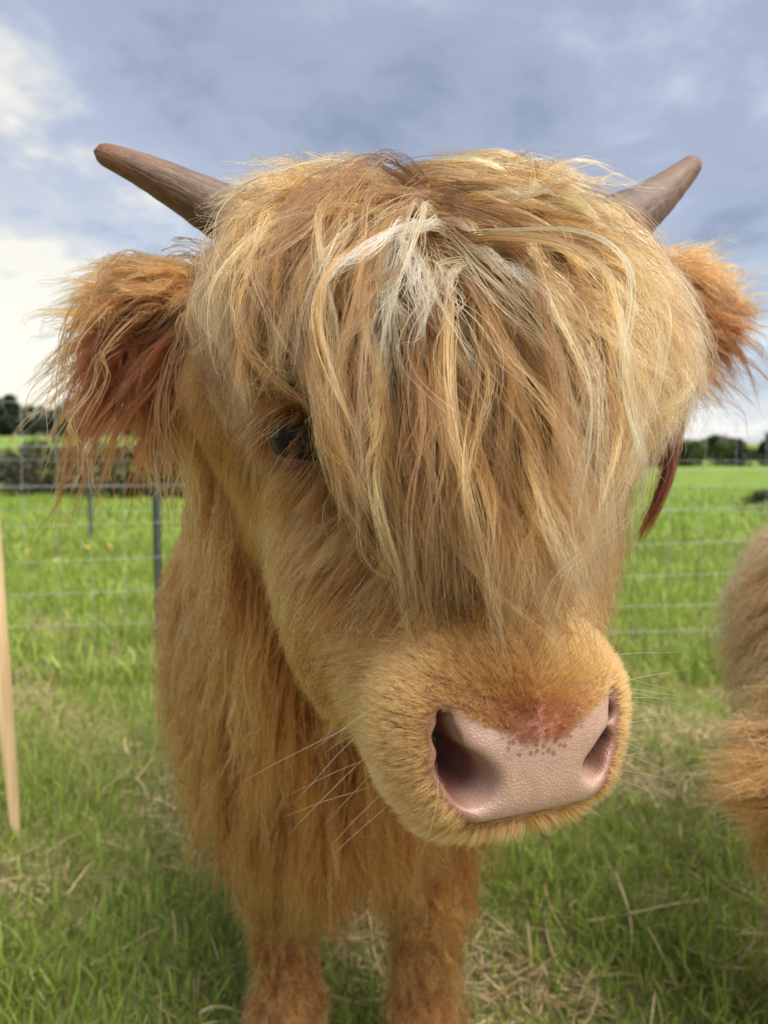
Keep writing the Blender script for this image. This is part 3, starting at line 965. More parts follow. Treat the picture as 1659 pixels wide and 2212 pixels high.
# --- hair of the ears
def ear_hair(a, b_, sgn, n, lmul, kids, droop=0.85, lw=1.0):
    ax_ = b_ - a
    t_ = ((hC - a) @ ax_) / (ax_ @ ax_)
    dist = np.linalg.norm(hC - (a + np.clip(t_, 0, 1)[:, None] * ax_), axis=1)
    wt_ = (t_ > -0.12) * (dist < 0.055) * (0.5 + 1.0 * np.clip(t_, 0, 1))
    p0 = sample_surface(CV, CF, wt_.astype(float), n)
    _, n0 = grad_of(calf_sdf, p0)
    h0 = toH(p0)
    tt = np.clip(((h0 - a) @ ax_) / (ax_ @ ax_), 0, 1)
    nz0 = n0[:, 2]
    low_ = smoothstep(0.1, -0.5, nz0) * lw
    rise = np.where(nz0 > 0.15, 0.22, 0.0) * (1 - 0.3 * tt)
    dirs = unit(U[None] * (sgn * 0.9 * (1 - 0.35 * low_))[:, None] + Z3[None] * (rise - 0.75 * low_)[:, None] - D[None] * 0.05 + n0 * 0.15 + rng.normal(0, 0.09, (n, 3)))
    down = unit(GZ[None] + U[None] * (sgn * (0.25 - 0.30 * low_) + rng.normal(0, 0.16, n))[:, None] + rng.normal(0, 0.10, (n, 3)))
    L = rng.uniform(0.035, 0.085, n) * lmul * (1 + 2.0 * low_ * rng.random(n)) * (1 - 0.45 * (n0 @ D > 0.3) * (tt > 0.45))
    def want(p, n_, q):
        k = 0.05 + droop * q ** 1.3
        return unit(dirs * (1 - k) + down * k)
    G = grow(calf_sdf, p0, n0, dirs, L, 14, want, 0.26, rng.uniform(0.001, 0.009, n), 0.05)
    tl = np.linspace(0, 1, 15)[None, :, None]
    G = G + D[None, None] * np.sin(rng.random((n, 1, 1)) * 6.28 + 7 * tl) * 0.004 * tl + U[None, None] * np.sin(rng.random((n, 1, 1)) * 6.28 + 8 * tl) * 0.004 * tl
    G2 = clump(G, 4, 0.005, 0.6, 0.0020, 0.4)
    C = clump(G2, kids, 0.0018, 0.4, 0.0009, 0.5)
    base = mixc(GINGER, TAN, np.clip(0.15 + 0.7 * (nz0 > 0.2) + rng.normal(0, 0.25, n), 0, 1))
    base = mixc(base, RUST, np.clip(0.40 - 0.7 * nz0 + rng.normal(0, 0.25, n), 0, 1)) * 0.95  # shade painted in: ear undersides darker, tops paler
    return C, np.repeat(base, kids * 4, 0)
e1 = ear_hair(EAR_L0, EAR_L1, -1, 620, 1.0, 7)
e2 = ear_hair(EAR_R0, EAR_R1, 1, 520, 1.35, 6, 0.30, 0.45)
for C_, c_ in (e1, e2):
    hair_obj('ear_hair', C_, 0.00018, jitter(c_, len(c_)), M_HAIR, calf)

g0 = bez([P(1466, 880, 0.625), P(1464, 985, 0.605), P(1438, 1075, 0.600), P(1376, 1172, 0.600)], 15)
G = np.repeat(g0[None], 9, 0) + rng.normal(0, 0.0034, (9, 1, 3)) * (1 - 0.6 * np.linspace(0, 1, 15))[None, :, None]
lk = clump(G, 22, 0.0045, 0.55, 0.0012, 0.8)
o = hair_obj('ear_hair', lk, 0.0002, jitter(np.tile(np.array([0.20, 0.075, 0.035]), (len(lk), 1)), len(lk)), M_HAIR, calf)
o['label'] = 'dark brown lock hanging below the ear on the right'

# --- long coat of the neck, chest, legs and back
def coat_want(p, n0, t_):
    v = GZ[None] * 1.0 + n0 * 0.10 + np.array([0, 0.10, 0])[None]
    return unit(v + 0 * p)
back = 1 - on_head
vis = np.where(CV[:, 1] < 1.45, 1.0, 0.22)
legz = smoothstep(0.02, 0.06, CV[:, 2])
wt = back * vis * legz * (1 + 2.2 * smoothstep(0.46, 0.36, CV[:, 2]))
p0 = sample_surface(CV, CF, wt, 8200)
_, n0 = grad_of(calf_sdf, p0)
leg = smoothstep(0.46, 0.34, p0[:, 2])
L = (0.085 + 0.105 * rng.random(len(p0))) * (1 - leg) + leg * (0.025 + 0.02 * rng.random(len(p0)))
feather = (p0[:, 2] < 0.46) & (p0[:, 2] > 0.2) & (n0[:, 0] * np.sign(p0[:, 0] - BX) > 0.2) & (rng.random(len(p0)) < 0.5)
L = np.where(feather, L + 0.05, L)
d0 = tangent(GZ[None] + np.array([0, 0.25, 0])[None], n0) + n0 * 0.75 + rng.normal(0, 0.2, p0.shape)
G = grow(calf_sdf, p0, n0, d0, L, 9, coat_want, 0.30, 0.004 + 0.022 * rng.random(len(p0)) * (1 - 0.8 * leg), 0.08)
ch = clump(clump(G, 3, 0.016 * (1 - 0.2 * leg), 0.5 * 1.0, 0.005, 0.7), 5, np.repeat(0.0055 * (1 + 0.3 * leg), 3), 0.45, 0.002, 0.7)
cc = mixc(GINGER, np.array([0.60, 0.37, 0.19]), np.clip(rng.normal(0.62, 0.42, len(p0)), 0, 1))
cc = mixc(cc, RUST, np.clip(rng.normal(0.12, 0.35, len(p0)) + 0.05 * leg, 0, 0.95)) * np.exp(rng.normal(-0.08, 0.15, (len(p0), 1))) * (1 + 0.35 * leg[:, None])
cc = np.repeat(cc, 15, 0)
hair_obj('body_coat', ch, 0.00042, jitter(cc, len(cc), 0.2), M_COAT, calf)

# --- whiskers
wp, wdirs, wl = [], [], []
for s, cnt in ((-1, 24), (1, 62)):
    for i in range(cnt):
        wp.append(H(s * rng.uniform(0.050, 0.064), rng.uniform(-0.075, -0.030), rng.uniform(-0.030, 0.030)))
        wdirs.append(U * s * 1.0 + D * rng.uniform(-0.1, 0.35) + Z3 * (rng.uniform(-0.55, 0.05) if s < 0 else rng.uniform(-0.35, 0.25)))
        wl.append(rng.uniform(0.025, 0.08))
wp, wdirs, wl = np.array(wp), unit(np.array(wdirs)), np.array(wl)
f0, n0 = grad_of(calf_sdf, wp)
wp = wp - n0 * f0[:, None]
G = grow(calf_sdf, wp, n0, wdirs, wl, 8, lambda p, n_, q: unit(wdirs + GZ[None] * 0.25), 0.2, 0.001, 0.03)
hair_obj('whiskers', G, 0.00016, np.tile(CREAM * 0.95, (len(G), 1)), M_HAIR, calf, tip=0.15)

# --- horns
m_horn, t, b = mat_new('horn')
tcn = t.n('ShaderNodeTexCoord')
ha = t.n('ShaderNodeAttribute'); ha.attribute_name = 'along'
hr = t.n('ShaderNodeAttribute'); hr.attribute_name = 'Col'
mpn = t.n('ShaderNodeMapping'); mpn.inputs['Scale'].default_value = (22, 90, 90)
t.l(hr.outputs['Color'], mpn.inputs[0])
st = t.noise(mpn.outputs[0], 1.0, 6, 0.65, 0.3)
st2 = t.noise(tcn.outputs['Object'], 45, 6, 0.6)
hc1 = t.ramp(ha.outputs['Fac'], [(0.0, (0.060, 0.034, 0.025)), (0.45, (0.105, 0.062, 0.044)), (0.8, (0.15, 0.080, 0.042)), (1.0, (0.15, 0.062, 0.020))])
hc2 = t.mix(t.math('MULTIPLY', t.ramp(st, [(.47, (0,) * 3), (.66, (1,) * 3)]), 0.42), hc1, (0.24, 0.165, 0.12))
hc3 = t.mix(t.math('MULTIPLY', t.ramp(st2, [(.5, (0,) * 3), (.66, (1,) * 3)]), 0.6), hc2, (0.07, 0.04, 0.028))
t.l(hc3, b.inputs['Base Color'])
b.inputs['Roughness'].default_value = 0.5
bp = t.n('ShaderNodeBump'); bp.inputs['Strength'].default_value = 0.9; bp.inputs['Distance'].default_value = 0.0022
ring = t.math('SINE', t.math('ADD', t.math('MULTIPLY', ha.outputs['Fac'], 95.0), t.math('MULTIPLY', st2, 9.0)))
ring = t.math('MULTIPLY', ring, t.math('SUBTRACT', 0.85, ha.outputs['Fac'], clamp=True))
t.l(t.math('ADD', t.math('ADD', st, st2), t.math('MULTIPLY', ring, 0.35)), bp.inputs['Height']); t.l(bp.outputs[0], b.inputs['Normal'])

def horn(pts, r0, r1, label):
    n = 44
    path = bez(pts, n)
    q = np.linspace(0, 1, n)
    rad = (r0 + (r1 - r0) * q ** 0.9) * np.sqrt(np.clip((1.012 - q) / 0.06, 0, 1)) ** 0.9
    rad = np.where(q < 0.94, r0 + (r1 - r0) * q ** 0.9, (r0 + (r1 - r0) * q ** 0.9) * np.sqrt(np.clip(1 - ((q - 0.94) / 0.0605) ** 2, 0.0, 1)))
    rad = rad * (1 + 0.022 * np.sin(q * 44 + 2 * np.sin(q * 17)) * (1 - q * 0.6))
    V, F = tube(path, np.maximum(rad, 0.0003), 28)
    me_ = poly_mesh('horn', V, F, m_horn)
    at = me_.attributes.new('along', 'FLOAT', 'POINT')
    al = np.concatenate([np.repeat(q, 28), [0, 1]]).astype(np.float32)
    at.data.foreach_set('value', al)
    ang = np.concatenate([np.tile(np.linspace(0, 6.28, 28, endpoint=False), n), [0, 0]])
    vcol(me_, np.stack([al * 0.3, np.cos(ang) * 0.05, np.sin(ang) * 0.05], -1))
    o = add('horn', me_, calf)
    return o
o = horn([P(600, 520, 0.66), P(470, 462, 0.655), P(345, 372, 0.62), P(203, 326, 0.585)], 0.033, 0.0074, '')
o = horn([P(1230, 545, 0.72), P(1345, 490, 0.745), P(1430, 425, 0.76), P(1508, 344, 0.765)], 0.042, 0.0088, '')

# --- eyes
m_eye, t, b = mat_new('eye')
b.inputs['Base Color'].default_value = (0.006, 0.007, 0.010, 1)
b.inputs['Roughness'].default_value = 0.10
b.inputs['Specular IOR Level'].default_value = 0.13
tcn = t.n('ShaderNodeTexCoord')
t.l(t.mix(t.noise(tcn.outputs['Object'], 120, 3), (0.002, 0.002, 0.003), (0.009, 0.007, 0.006)), b.inputs['Base Color'])
import bmesh
bm = bmesh.new()
bmesh.ops.create_uvsphere(bm, u_segments=36, v_segments=24, radius=0.0225)
em = bpy.data.meshes.new('eye'); bm.to_mesh(em); bm.free()
em.polygons.foreach_set('use_smooth', [True] * len(em.polygons))
em.materials.append(m_eye)
for e in (EYE_L, EYE_R):
    add('eye', em, calf, H(e[0] * 1.0, e[1] + 0.006, e[2]))

# --- hooves
m_hoof = simple_mat('hoof', (0.035, 0.026, 0.02), 0.6, (0.07, 0.05, 0.035), 40, 0, 0.3)
for lx, ly in ((-0.150, 1.07), (0.062, 1.05), (-0.24, 2.09), (-0.02, 2.13)):
    for s in (-1, 1):
        c = np.array([lx + s * 0.021, ly - 0.012, 0])
        path = [c + np.array([0, 0.004, 0.072]), c + np.array([0, -0.004, 0.045]), c + np.array([0, -0.014, 0.018]), c + np.array([0, -0.018, 0.0])]
        V, F = tube(path, [0.017, 0.020, 0.023, 0.024], 12)
        add('hoof', poly_mesh('hoof', V, F, m_hoof), calf)

lp, ld = [], []
for k in range(46):
    a_ = rng.uniform(-1.25, 1.25)
    lp.append(H(EYE_L[0] - 0.012 + 0.012 * math.cos(a_) - 0.004, EYE_L[1] + 0.014 + 0.021 * math.sin(a_), EYE_L[2] + 0.010 + 0.007 * math.cos(a_)))
    ld.append(-U * 0.75 + D * (0.35 + 0.6 * math.sin(a_)) - Z3 * rng.uniform(0.1, 0.5))
lp, ld = np.array(lp), unit(np.array(ld))
G = grow(calf_sdf, lp, ld, ld, rng.uniform(0.012, 0.022, len(lp)), 6, lambda p, n_, q: unit(ld + GZ[None] * 0.7), 0.15, 0.0, 0.02, collide=False)
hair_obj('eyelashes', G, 0.00016, np.tile(TAN * 0.9, (len(G), 1)), M_HAIR, calf, tip=0.2)

# ------------------------------------------------------------------ second calf at the right edge, head lowered
Q = P(1700, 1600, 1.0)
CX2 = 0.745
HX = CX2 - 0.180                     # middle of its head
def calf2_sdf(x, y, z):
    f = cap(x, y, z, (CX2, 1.12, 0.70), (CX2 + 0.55, 1.80, 0.70), 0.155, 0.22)
    f = smin(f, ell(x, y, z, (CX2 + 0.0, 1.08, 0.66), (0.15, 0.16, 0.21)), 0.08)
    f = smin(f, cap(x, y, z, (CX2, 1.06, 0.68), (HX, 0.90, 0.57), 0.12, 0.080), 0.08)
    f = smin(f, cap(x, y, z, (HX, 0.88, 0.56), (HX + 0.03, 0.79, 0.30), 0.080, 0.052), 0.05)
    f = smin(f, cap(x, y, z, (HX - 0.05, 0.88, 0.575), (HX - 0.105, 0.86, 0.560), 0.026, 0.016), 0.03)
    f = smin(f, cap(x, y, z, (HX + 0.05, 0.88, 0.575), (HX + 0.16, 0.86, 0.560), 0.026, 0.016), 0.03)
    for lx, ly in ((CX2 - 0.05, 1.16), (CX2 + 0.13, 1.10), (CX2 + 0.46, 1.85), (CX2 + 0.64, 1.75)):
        f = smin(f, cap(x, y, z, (lx, ly, 0.5), (lx, ly, 0.32), 0.08, 0.045), 0.05)
        f = smin(f, cap(x, y, z, (lx, ly, 0.32), (lx, ly - 0.02, 0.05), 0.04, 0.036), 0.03)
    return f
ax = warp_axis([(CX2 - 0.37, CX2 + 1.0, 0.012)]); ay = warp_axis([(0.68, 2.1, 0.012)]); az = warp_axis([(0.0, 0.98, 0.012)])
FLD = calf2_sdf(ax[:, None, None], ay[None, :, None], az[None, None, :])
V2, F2 = surface_nets(FLD, ax, ay, az)
me = mesh_np('highland_calf', V2, F2, m_skin); vcol(me, np.tile(np.array([0.16, 0.075, 0.032]), (len(V2), 1)))
for nm in ('pad', 'spot'):
    me.attributes.new(nm, 'FLOAT', 'POINT')
calf2 = add('highland_calf', me)
tag(calf2, 'second woolly calf cut off by the right edge, its head lowered to the grass', 'calf', 'Highland calves in the pasture')
wt = np.where(V2[:, 0] < CX2 + 0.3, 1.0, 0.3) * (V2[:, 2] > 0.03)
p0 = sample_surface(V2, F2, wt, 8000)
_, n0 = grad_of(calf2_sdf, p0, 0.004)
earf = (np.abs(p0[:, 1] - 0.87) < 0.05) & (p0[:, 0] < HX - 0.070) & (p0[:, 2] > 0.52)
headf = (p0[:, 1] < 0.93) & (p0[:, 2] < 0.66)
L = 0.065 + 0.055 * rng.random(len(p0))
L = np.where(p0[:, 2] < 0.3, 0.03, L)
L = np.where(earf, 0.09, L)
L = np.where(headf & (n0[:, 0] < 0.1) & ~earf, 0.075, L)
d0 = tangent(GZ[None] + np.array([0, 0.3, 0])[None], n0) + n0 * 1.0 + rng.normal(0, 0.25, p0.shape)
d0 = np.where(earf[:, None], np.array([-1.0, -0.1, 0.25])[None] + rng.normal(0, 0.3, p0.shape), d0)
keep_dir = earf[:, None]
G = grow(calf2_sdf, p0, n0, d0, L, 8, lambda p, n_, q: unit(np.where(keep_dir, np.array([-0.9, 0, -0.25])[None], GZ[None] + n_ * 0.35)), 0.2, 0.005 + 0.02 * rng.random(len(p0)), 0.09)
ch = clump(G, 9, 0.014, 0.55, 0.005, 0.6)
cc = mixc(np.array([0.74, 0.52, 0.30]), GINGER, np.clip(rng.normal(0.4, 0.35, len(p0)) + 0.5 * (p0[:, 2] < 0.6), 0, 1))  # lower coat coloured darker, painting in the shadow there
cc = np.repeat(cc, 9, 0)
hair_obj('body_coat', ch, 0.00042, jitter(cc, len(cc), 0.2), M_COAT, calf2)

# ------------------------------------------------------------------ wooden stake at the left edge
m_wood, t, b = mat_new('raw_pine')
tcn = t.n('ShaderNodeTexCoord')
mpn = t.n('ShaderNodeMapping'); mpn.inputs['Scale'].default_value = (60, 60, 3)
t.l(tcn.outputs['Object'], mpn.inputs[0])
gr = t.noise(mpn.outputs[0], 1.0, 5, 0.6, 0.6)
t.l(t.ramp(gr, [(0.3, (0.52, 0.36, 0.18)), (0.7, (0.74, 0.57, 0.34))]), b.inputs['Base Color'])
b.inputs['Roughness'].default_value = 0.75
bs = P(38, 1862, 1.80)
lean = (P(-22, 1170, 1.80)[0] - bs[0]) / 0.78
V, F = box_vf((0, 0, 0.55), (0.056, 0.050, 1.24))
V = np.array(V)
V[V[:, 2] < 0] *= np.array([0.35, 0.35, 1])
V[:, 0] += V[:, 2] * lean
bm = bmesh.new()
vs = [bm.verts.new(v) for v in V]
for f in F:
    bm.faces.new([vs[i] for i in f])
bmesh.ops.bevel(bm, geom=bm.edges[:], offset=0.003, segments=2, affect='EDGES')
sm = bpy.data.meshes.new('wooden_stake'); bm.to_mesh(sm); bm.free(); sm.materials.append(m_wood)
stake = add('wooden_stake', sm, None, (bs[0], bs[1], 0.0))
stake.rotation_euler.z = R(8)
tag(stake, 'pale raw wooden stake driven into the grass at the left edge', 'stake')

# ------------------------------------------------------------------ wire fence behind the calf
FY = 3.5
def fence_at(x):
    return np.array([x, FY + 0.04 * x, 0.0])
fence = bpy.data.objects.new('wire_fence', None); COL.objects.link(fence)
fence.location = fence_at(0)
tag(fence, 'woven wire fence on dark steel posts crossing the pasture behind the calf', 'fence')
heights = [0.07, 0.20, 0.35, 0.50, 0.66, 0.84, 1.03, 1.24]
XS = np.linspace(-4.5, 4.5, 61)
for i, hgt in enumerate(heights):
    path = np.array([fence_at(x) for x in XS])
    path[:, 2] = hgt + 0.024 * XS + 0.006 * np.sin(XS * 2.1 + i) - 0.0
    V, F = tube(path, np.full(len(XS), 0.0013), 5)
    add('line_wire', poly_mesh('line_wire', V - np.array(fence.location), F, M_WIRE), fence)
xs_s = np.arange(-4.4, 4.45, 0.152)
for i, x in enumerate(xs_s):
    p = fence_at(x); zb = 0.024 * x
    q = np.linspace(0, 1, 6)
    path = np.stack([x + 0.006 * np.sin(q * 9 + i), np.full(6, p[1] - 0.002), zb + 0.07 + q * 1.17], -1)
    V, F = tube(path, np.full(6, 0.0011), 4)
    add('stay_wire', poly_mesh('stay_wire', V - np.array(fence.location), F, M_WIRE), fence)

def t_post(base, hgt, parent, name='post', sc=1.0):
    w_, d_ = 0.036 * sc, 0.036 * sc
    vs_, fs_ = [], []
    for c, s in (((0, 0.0, hgt / 2 - 0.1), (w_, 0.006, hgt + 0.2)), ((0, d_ / 2 + 0.003, hgt / 2 - 0.1), (0.006, d_, hgt + 0.2))):
        V, F = box_vf(c, s)
        fs_ += [tuple(i + len(vs_) for i in f) for f in F]; vs_ += list(V)
    for k in range(int(hgt / 0.055)):
        V, F = box_vf((0, -0.0065, 0.08 + k * 0.055), (0.010, 0.006, 0.016))
        fs_ += [tuple(i + len(vs_) for i in f) for f in F]; vs_ += list(V)
    o_ = add(name, poly_mesh(name, vs_, fs_, M_POST, False), parent)
    o_.location = np.array(base) - (np.array(parent.location) if parent else 0)
    return o_
for px in (347, 2300, -900):
    x = P(px, 1400, FY)[0]
    t_post(fence_at(x) + np.array([0, 0.03, 0]), 1.30 + 0.024 * x, fence)

fence2 = bpy.data.objects.new('far_fence', None); COL.objects.link(fence2)
FY2 = 8.2
fence2.location = (0, FY2, 0)
tag(fence2, 'farther wire fence with a white-capped dark post beyond the first field strip', 'fence')
x = P(197, 1170, FY2)[0]
t_post((x, FY2, 0), 1.02, fence2, sc=1.3)
capo = []
V, F = tube([(x, FY2, 0.98), (x, FY2, 1.00), (x, FY2, 1.10), (x, FY2, 1.135), (x, FY2, 1.15)], [0.036, 0.044, 0.042, 0.030, 0.006], 12)
add('post_cap', poly_mesh('post_cap', V - np.array(fence2.location), F, M_CAP), fence2)
for px in (-1400, -700, 900, 1700, 2500):
    t_post((P(px, 1170, FY2)[0], FY2, 0), 1.02, fence2, sc=1.3)
for hgt in (0.35, 0.62, 0.90):
    X2 = np.linspace(-12, 12, 41)
    path = np.stack([X2, np.full(41, FY2 - 0.02), hgt + 0.01 * np.sin(X2)], -1)
    V, F = tube(path, np.full(41, 0.002), 4)
    add('line_wire', poly_mesh('line_wire', V - np.array(fence2.location), F, M_WIRE), fence2)

# ------------------------------------------------------------------ trees, shrubs
def crown_mesh(name, rx, rz, n, leaf, cols, seed, lobes=9, conical=False):
    r = np.random.default_rng(seed)
    ctr = []
    for i in range(lobes):
        a_ = r.random() * 6.28; zf = r.random()
        k = (1 - zf) if conical else math.sqrt(max(0.05, 1 - (zf * 1.5 - 0.6) ** 2))
        ctr.append((math.cos(a_) * rx * 0.55 * k, math.sin(a_) * rx * 0.55 * k, zf * rz * 0.85 + 0.1 * rz, rx * (0.28 + 0.3 * r.random()) * (0.5 + 0.5 * k)))
    ctr = np.array(ctr)
    i = r.integers(0, lobes, n)
    dirv = unit(r.normal(0, 1, (n, 3)))
    p = ctr[i, :3] + dirv * ctr[i, 3:4] * (0.35 + 0.75 * r.random((n, 1)) ** 0.5) * np.array([1, 1, 0.85])
    a_ = unit(r.normal(0, 1, (n, 3))); b_ = unit(np.cross(a_, r.normal(0, 1, (n, 3))))
    s = leaf * (0.5 + r.random((n, 1)))
    V = np.stack([p - a_ * s, p + b_ * s * 0.6, p + a_ * s, p - b_ * s * 0.6], 1).reshape(-1, 3)
    F = np.arange(n * 4).reshape(n, 4)
    me_ = mesh_np(name, V, F, M_LEAF, False)
    cols = np.array(cols)
    c = cols[r.integers(0, len(cols), lobes)][i] * (0.7 + 0.6 * r.random((n, 1)))
    vcol(me_, np.repeat(c, 4, 0))
    return me_

def trunk_mesh(name, hgt, r0, spread, seed, limbs=7):
    r = np.random.default_rng(seed)
    V, F = tube([(0, 0, -0.3), (0.02 * hgt, 0, hgt * 0.35), (-0.01 * hgt, 0.01 * hgt, hgt * 0.7), (0, 0, hgt * 0.95)], [r0, r0 * 0.8, r0 * 0.5, r0 * 0.12], 7)
    V = list(V); F = list(F)
    for k in range(limbs):
        z0 = hgt * (0.3 + 0.5 * r.random()); a_ = r.random() * 6.28
        e = np.array([math.cos(a_) * spread * (0.5 + 0.5 * r.random()), math.sin(a_) * spread * (0.5 + 0.5 * r.random()), z0 + hgt * 0.22])
        v, f = tube([(0, 0, z0), e * np.array([.5, .5, 0]) + np.array([0, 0, z0 + hgt * 0.07]), e], [r0 * 0.4, r0 * 0.25, r0 * 0.06], 5)
        F += [tuple(i + len(V) for i in ff) for ff in f]; V += list(v)
    return poly_mesh(name, V, F, M_BARK)

kinds = {
    'budding': dict(crown=[crown_mesh('crown', 4.2, 9.0, 1500, 0.30, [(0.16, 0.13, 0.085), (0.12, 0.12, 0.05), (0.20, 0.17, 0.11)], 11 + k, 12) for k in range(3)], trunk=trunk_mesh('trunk', 9.5, 0.28, 3.2, 5), label='budding grey-brown tree in the far treeline on the left hill', name='budding_tree'),
    'green': dict(crown=[crown_mesh('crown', 3.8, 8.0, 1500, 0.32, [(0.075, 0.12, 0.022), (0.11, 0.15, 0.03), (0.05, 0.085, 0.02)], 31 + k, 11) for k in range(3)], trunk=trunk_mesh('trunk', 8.5, 0.26, 2.8, 6), label='fresh green tree in the far treeline on the left hill', name='leafy_tree'),
    'dark': dict(crown=[crown_mesh('crown', 3.0, 9.0, 1600, 0.34, [(0.040, 0.056, 0.036), (0.05, 0.066, 0.044)], 51 + k, 16, True) for k in range(2)], trunk=trunk_mesh('trunk', 9.0, 0.25, 1.6, 7), label='dark evergreen tree in the far treeline on the left hill', name='evergreen_tree'),
}
def tree(kind, x, y, sc, rot, label=None, group='trees in the far treeline', idx=0, sq=1.0):
    kd = kinds[kind]
    z = float(hill_h(x, y))
    e = bpy.data.objects.new(kd['name'], None); COL.objects.link(e)
    e.location = (x, y, z); e.scale = (sc * sq, sc * sq, sc); e.rotation_euler.z = rot
    tag(e, label or kd['label'], 'tree', group)
    add('trunk', kd['trunk'], e)
    add('crown', kd['crown'][idx % len(kd['crown'])], e)
    return e
rt = np.random.default_rng(3)
# far rise on the left: pale budding trees behind, a dark evergreen belt in front
for i in range(44):
    y = 262 + rt.random() * 26
    x = -170 + i * 5.2 + rt.normal(0, 1.2)
    tree('budding' if rt.random() < 0.62 else 'green', x, y, 1.25 + 0.35 * rt.random(), rt.random() * 6.28, idx=i)
for i in range(50):
    y = 226 + rt.random() * 12
    x = -146 + i * 4.0 + rt.normal(0, 1.0)
    tree('dark', x, y, 0.72 + 0.28 * rt.random() + (0.5 if i in (7, 8) else 0), rt.random() * 6.28, idx=i, sq=1.35)
# treeline on the right
for i in range(60):
    y = 68 + rt.random() * 14
    x = 14 + i * 0.75 + rt.normal(0, 0.6)
    kd = ('budding', 'green', 'green', 'dark')[int(rt.random() * 4)]
    lab = {'budding': 'grey-brown budding tree in the treeline beyond the field on the right', 'green': 'fresh green tree in the treeline beyond the field on the right', 'dark': 'dark evergreen tree in the treeline beyond the field on the right'}[kd]
    tree(kd, x, y, 0.27 + 0.12 * rt.random(), rt.random() * 6.28, lab, 'trees beyond the field on the right', i, 1.3)

# brush beyond the pasture on the left
brush_kinds = [('bramble_shrub', [(0.075, 0.075, 0.045), (0.10, 0.085, 0.06)], 'dark bare bramble shrub in the hedge beyond the left pasture'),
               ('olive_shrub', [(0.09, 0.11, 0.045), (0.12, 0.12, 0.06)], 'olive green shrub in the hedge beyond the left pasture'),
               ('black_green_shrub', [(0.030, 0.040, 0.024), (0.04, 0.05, 0.03)], 'blackish green shrub in the hedge beyond the left pasture')]
bmeshes = [[crown_mesh('crown', 0.8, 1.35, 700, 0.07, c, 70 + 5 * i + k, 9) for k in range(2)] for i, (nm, c, lb) in enumerate(brush_kinds)]
bst = trunk_mesh('stems', 0.9, 0.03, 0.5, 9, 8)
def shrub(nm, x, y, sc, crown, label, group, sq=1.0):
    e = bpy.data.objects.new(nm, None); COL.objects.link(e)
    e.location = (x, y, float(hill_h(x, y)) - 0.05); e.scale = (sc * sq, sc * sq, sc); e.rotation_euler.z = rt.random() * 6.28
    tag(e, label, 'shrub', group)
    add('stems', bst, e); add('crown', crown, e)
    return e
for i in range(40):
    k = int(rt.choice([0, 1, 2], p=[0.45, 0.25, 0.30]))
    nm, c, lb = brush_kinds[k]
    x = -13.5 + i * 0.34 + rt.normal(0, 0.15)
    shrub(nm, x, 16.6 + rt.random() * 3.0, 0.82 + 0.25 * rt.random(), bmeshes[k][i % 2], lb, 'shrubs of the hedge beyond the left pasture', 1.1)
xr = P(180, 1050, 18.0)[0]
shrub('red_leaved_shrub', xr, 18.0, 0.62, crown_mesh('crown', 0.36, 1.15, 500, 0.06, [(0.36, 0.09, 0.085), (0.28, 0.10, 0.08)], 91, 7), 'small pinkish red shrub standing in front of the dark hedge at left', None)
xr = P(1648, 1080, 13.5)[0]
shrub('weed_clump', xr, 13.5, 0.28, bmeshes[2][0], 'low dark weed clump in the bright field at the right edge', None, 1.8)

# dandelions in the left pasture
m_dand = simple_mat('dandelion_petals', (0.75, 0.50, 0.02), 0.7, (0.70, 0.42, 0.02), 80)
m_stem = simple_mat('flower_stem', (0.10, 0.16, 0.04), 0.7)
bm = bmesh.new()
for k in range(26):
    a_ = k * 2.39996; r_ = 0.020 * math.sqrt(0.15 + k / 26)
    c = Vector((math.cos(a_) * r_, math.sin(a_) * r_, 0.004 - r_ * 0.2))
    tdir = Vector((math.cos(a_), math.sin(a_), 0.15)); sd_ = Vector((-math.sin(a_), math.cos(a_), 0)) * 0.0045
    v = [bm.verts.new(c * 0.2 - sd_ * 0.5), bm.verts.new(c * 0.2 + sd_ * 0.5), bm.verts.new(c + sd_), bm.verts.new(c + tdir * 0.005), bm.verts.new(c - sd_)]
    bm.faces.new(v)
dm = bpy.data.meshes.new('flower_head'); bm.to_mesh(dm); bm.free(); dm.materials.append(m_dand)
V, F = tube([(0, 0, 0), (0.004, 0, 0.06), (0, 0, 0.13)], [0.002, 0.002, 0.002], 5)
stm = poly_mesh('stem', V, F, m_stem)
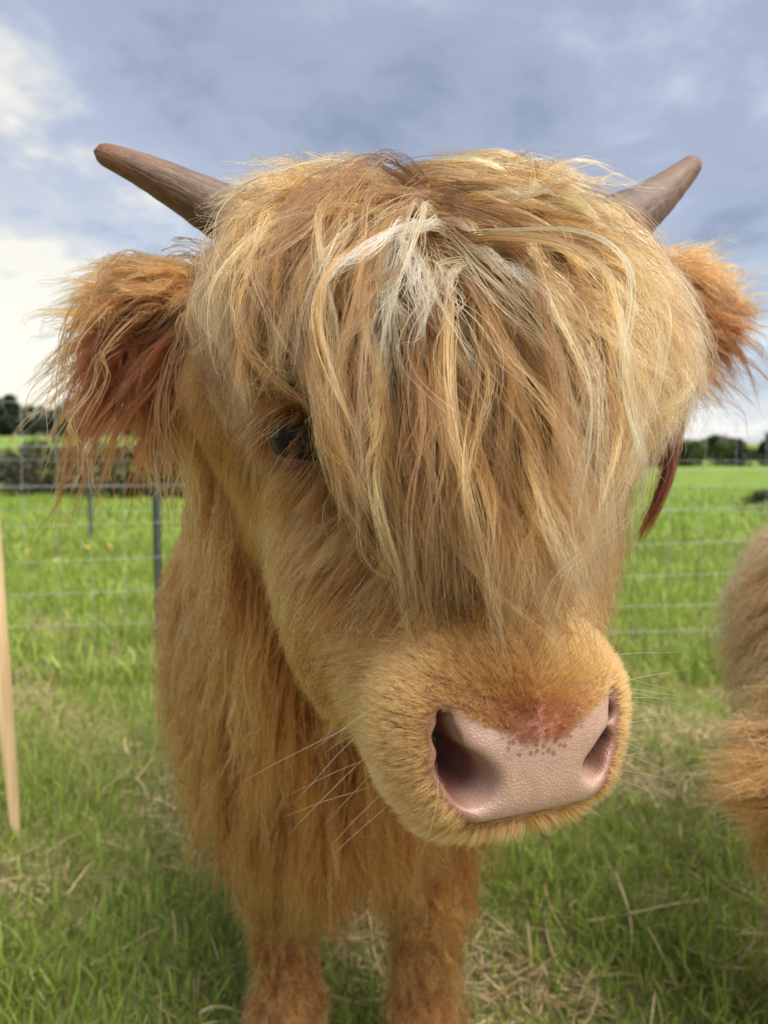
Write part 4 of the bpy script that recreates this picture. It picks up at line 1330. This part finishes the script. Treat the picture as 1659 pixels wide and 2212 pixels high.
for i, (px, py) in enumerate([(190, 1198), (238, 1194), (387, 1225), (404, 1218), (430, 1222), (288, 1246), (60, 1206), (120, 1230)]):
    d_ = 0.90 * FPX / (py - 985)
    b_ = P(px, py, d_)
    e = bpy.data.objects.new('dandelion', None); COL.objects.link(e)
    e.location = (b_[0], d_, 0.0); e.scale = (0.7, 0.7, 0.9)
    tag(e, 'yellow dandelion flower in the green pasture on the left beyond the wire fence', 'dandelion', 'dandelions in the left pasture')
    add('stem', stm, e)
    add('flower_head', dm, e, (0, 0, 0.13)).rotation_euler = (0.5, 0.1, i)

# loose dry stalks in the foreground on the right
m_stalk = simple_mat('pale_straw', (0.50, 0.42, 0.26), 0.6, (0.38, 0.30, 0.17), 25)
def stalk(pts, r, label):
    base = np.array(pts[0])
    V, F = tube(bez(pts, 14) - base, np.linspace(r, r * 0.6, 14), 6)
    o_ = add('dry_stalk', poly_mesh('dry_stalk', V, F, m_stalk), None, base)
    tag(o_, label, 'stalk', 'dry stalks lying in the grass')
def gp_(px, py, z):
    # point at height z seen at a pixel
    d_ = 1.0
    for _ in range(30):
        q = P(px, py, d_)
        d_ *= (CAM_H - z) / max(1e-3, CAM_H - q[2])
    return P(px, py, d_)
stalk([gp_(1330, 1885, .05), gp_(1350, 1945, .055), gp_(1375, 1990, .05), gp_(1360, 2065, .02)], 0.0035, 'thick pale stalk standing bent below the calf\'s muzzle on the right')
stalk([gp_(1400, 2005, .05), gp_(1420, 2040, .05), gp_(1440, 2080, .04), gp_(1450, 2110, .02)], 0.0028, 'short pale stalk leaning right beside the thick bent stalk')
stalk([gp_(1265, 1990, .03), gp_(1340, 1985, .04), gp_(1440, 1950, .05), gp_(1510, 1945, .04)], 0.003, 'long pale stalk lying almost level across the thick bent stalk')
stalk([gp_(1480, 2050, .03), gp_(1520, 2065, .03), gp_(1560, 2075, .03), gp_(1600, 2095, .02)], 0.003, 'flat pale stalk at the lower right edge under the second calf')
stalk([gp_(1175, 1960, .02), gp_(1180, 2030, .04), gp_(1190, 2080, .04), gp_(1240, 2120, .02)], 0.0024, 'thin bent stalk right of the calf\'s front leg')
stalk([gp_(430, 2190, .03), gp_(480, 2150, .05), gp_(520, 2200, .03), gp_(560, 2195, .02)], 0.003, 'pale stalk lying against the calf\'s front leg at left')
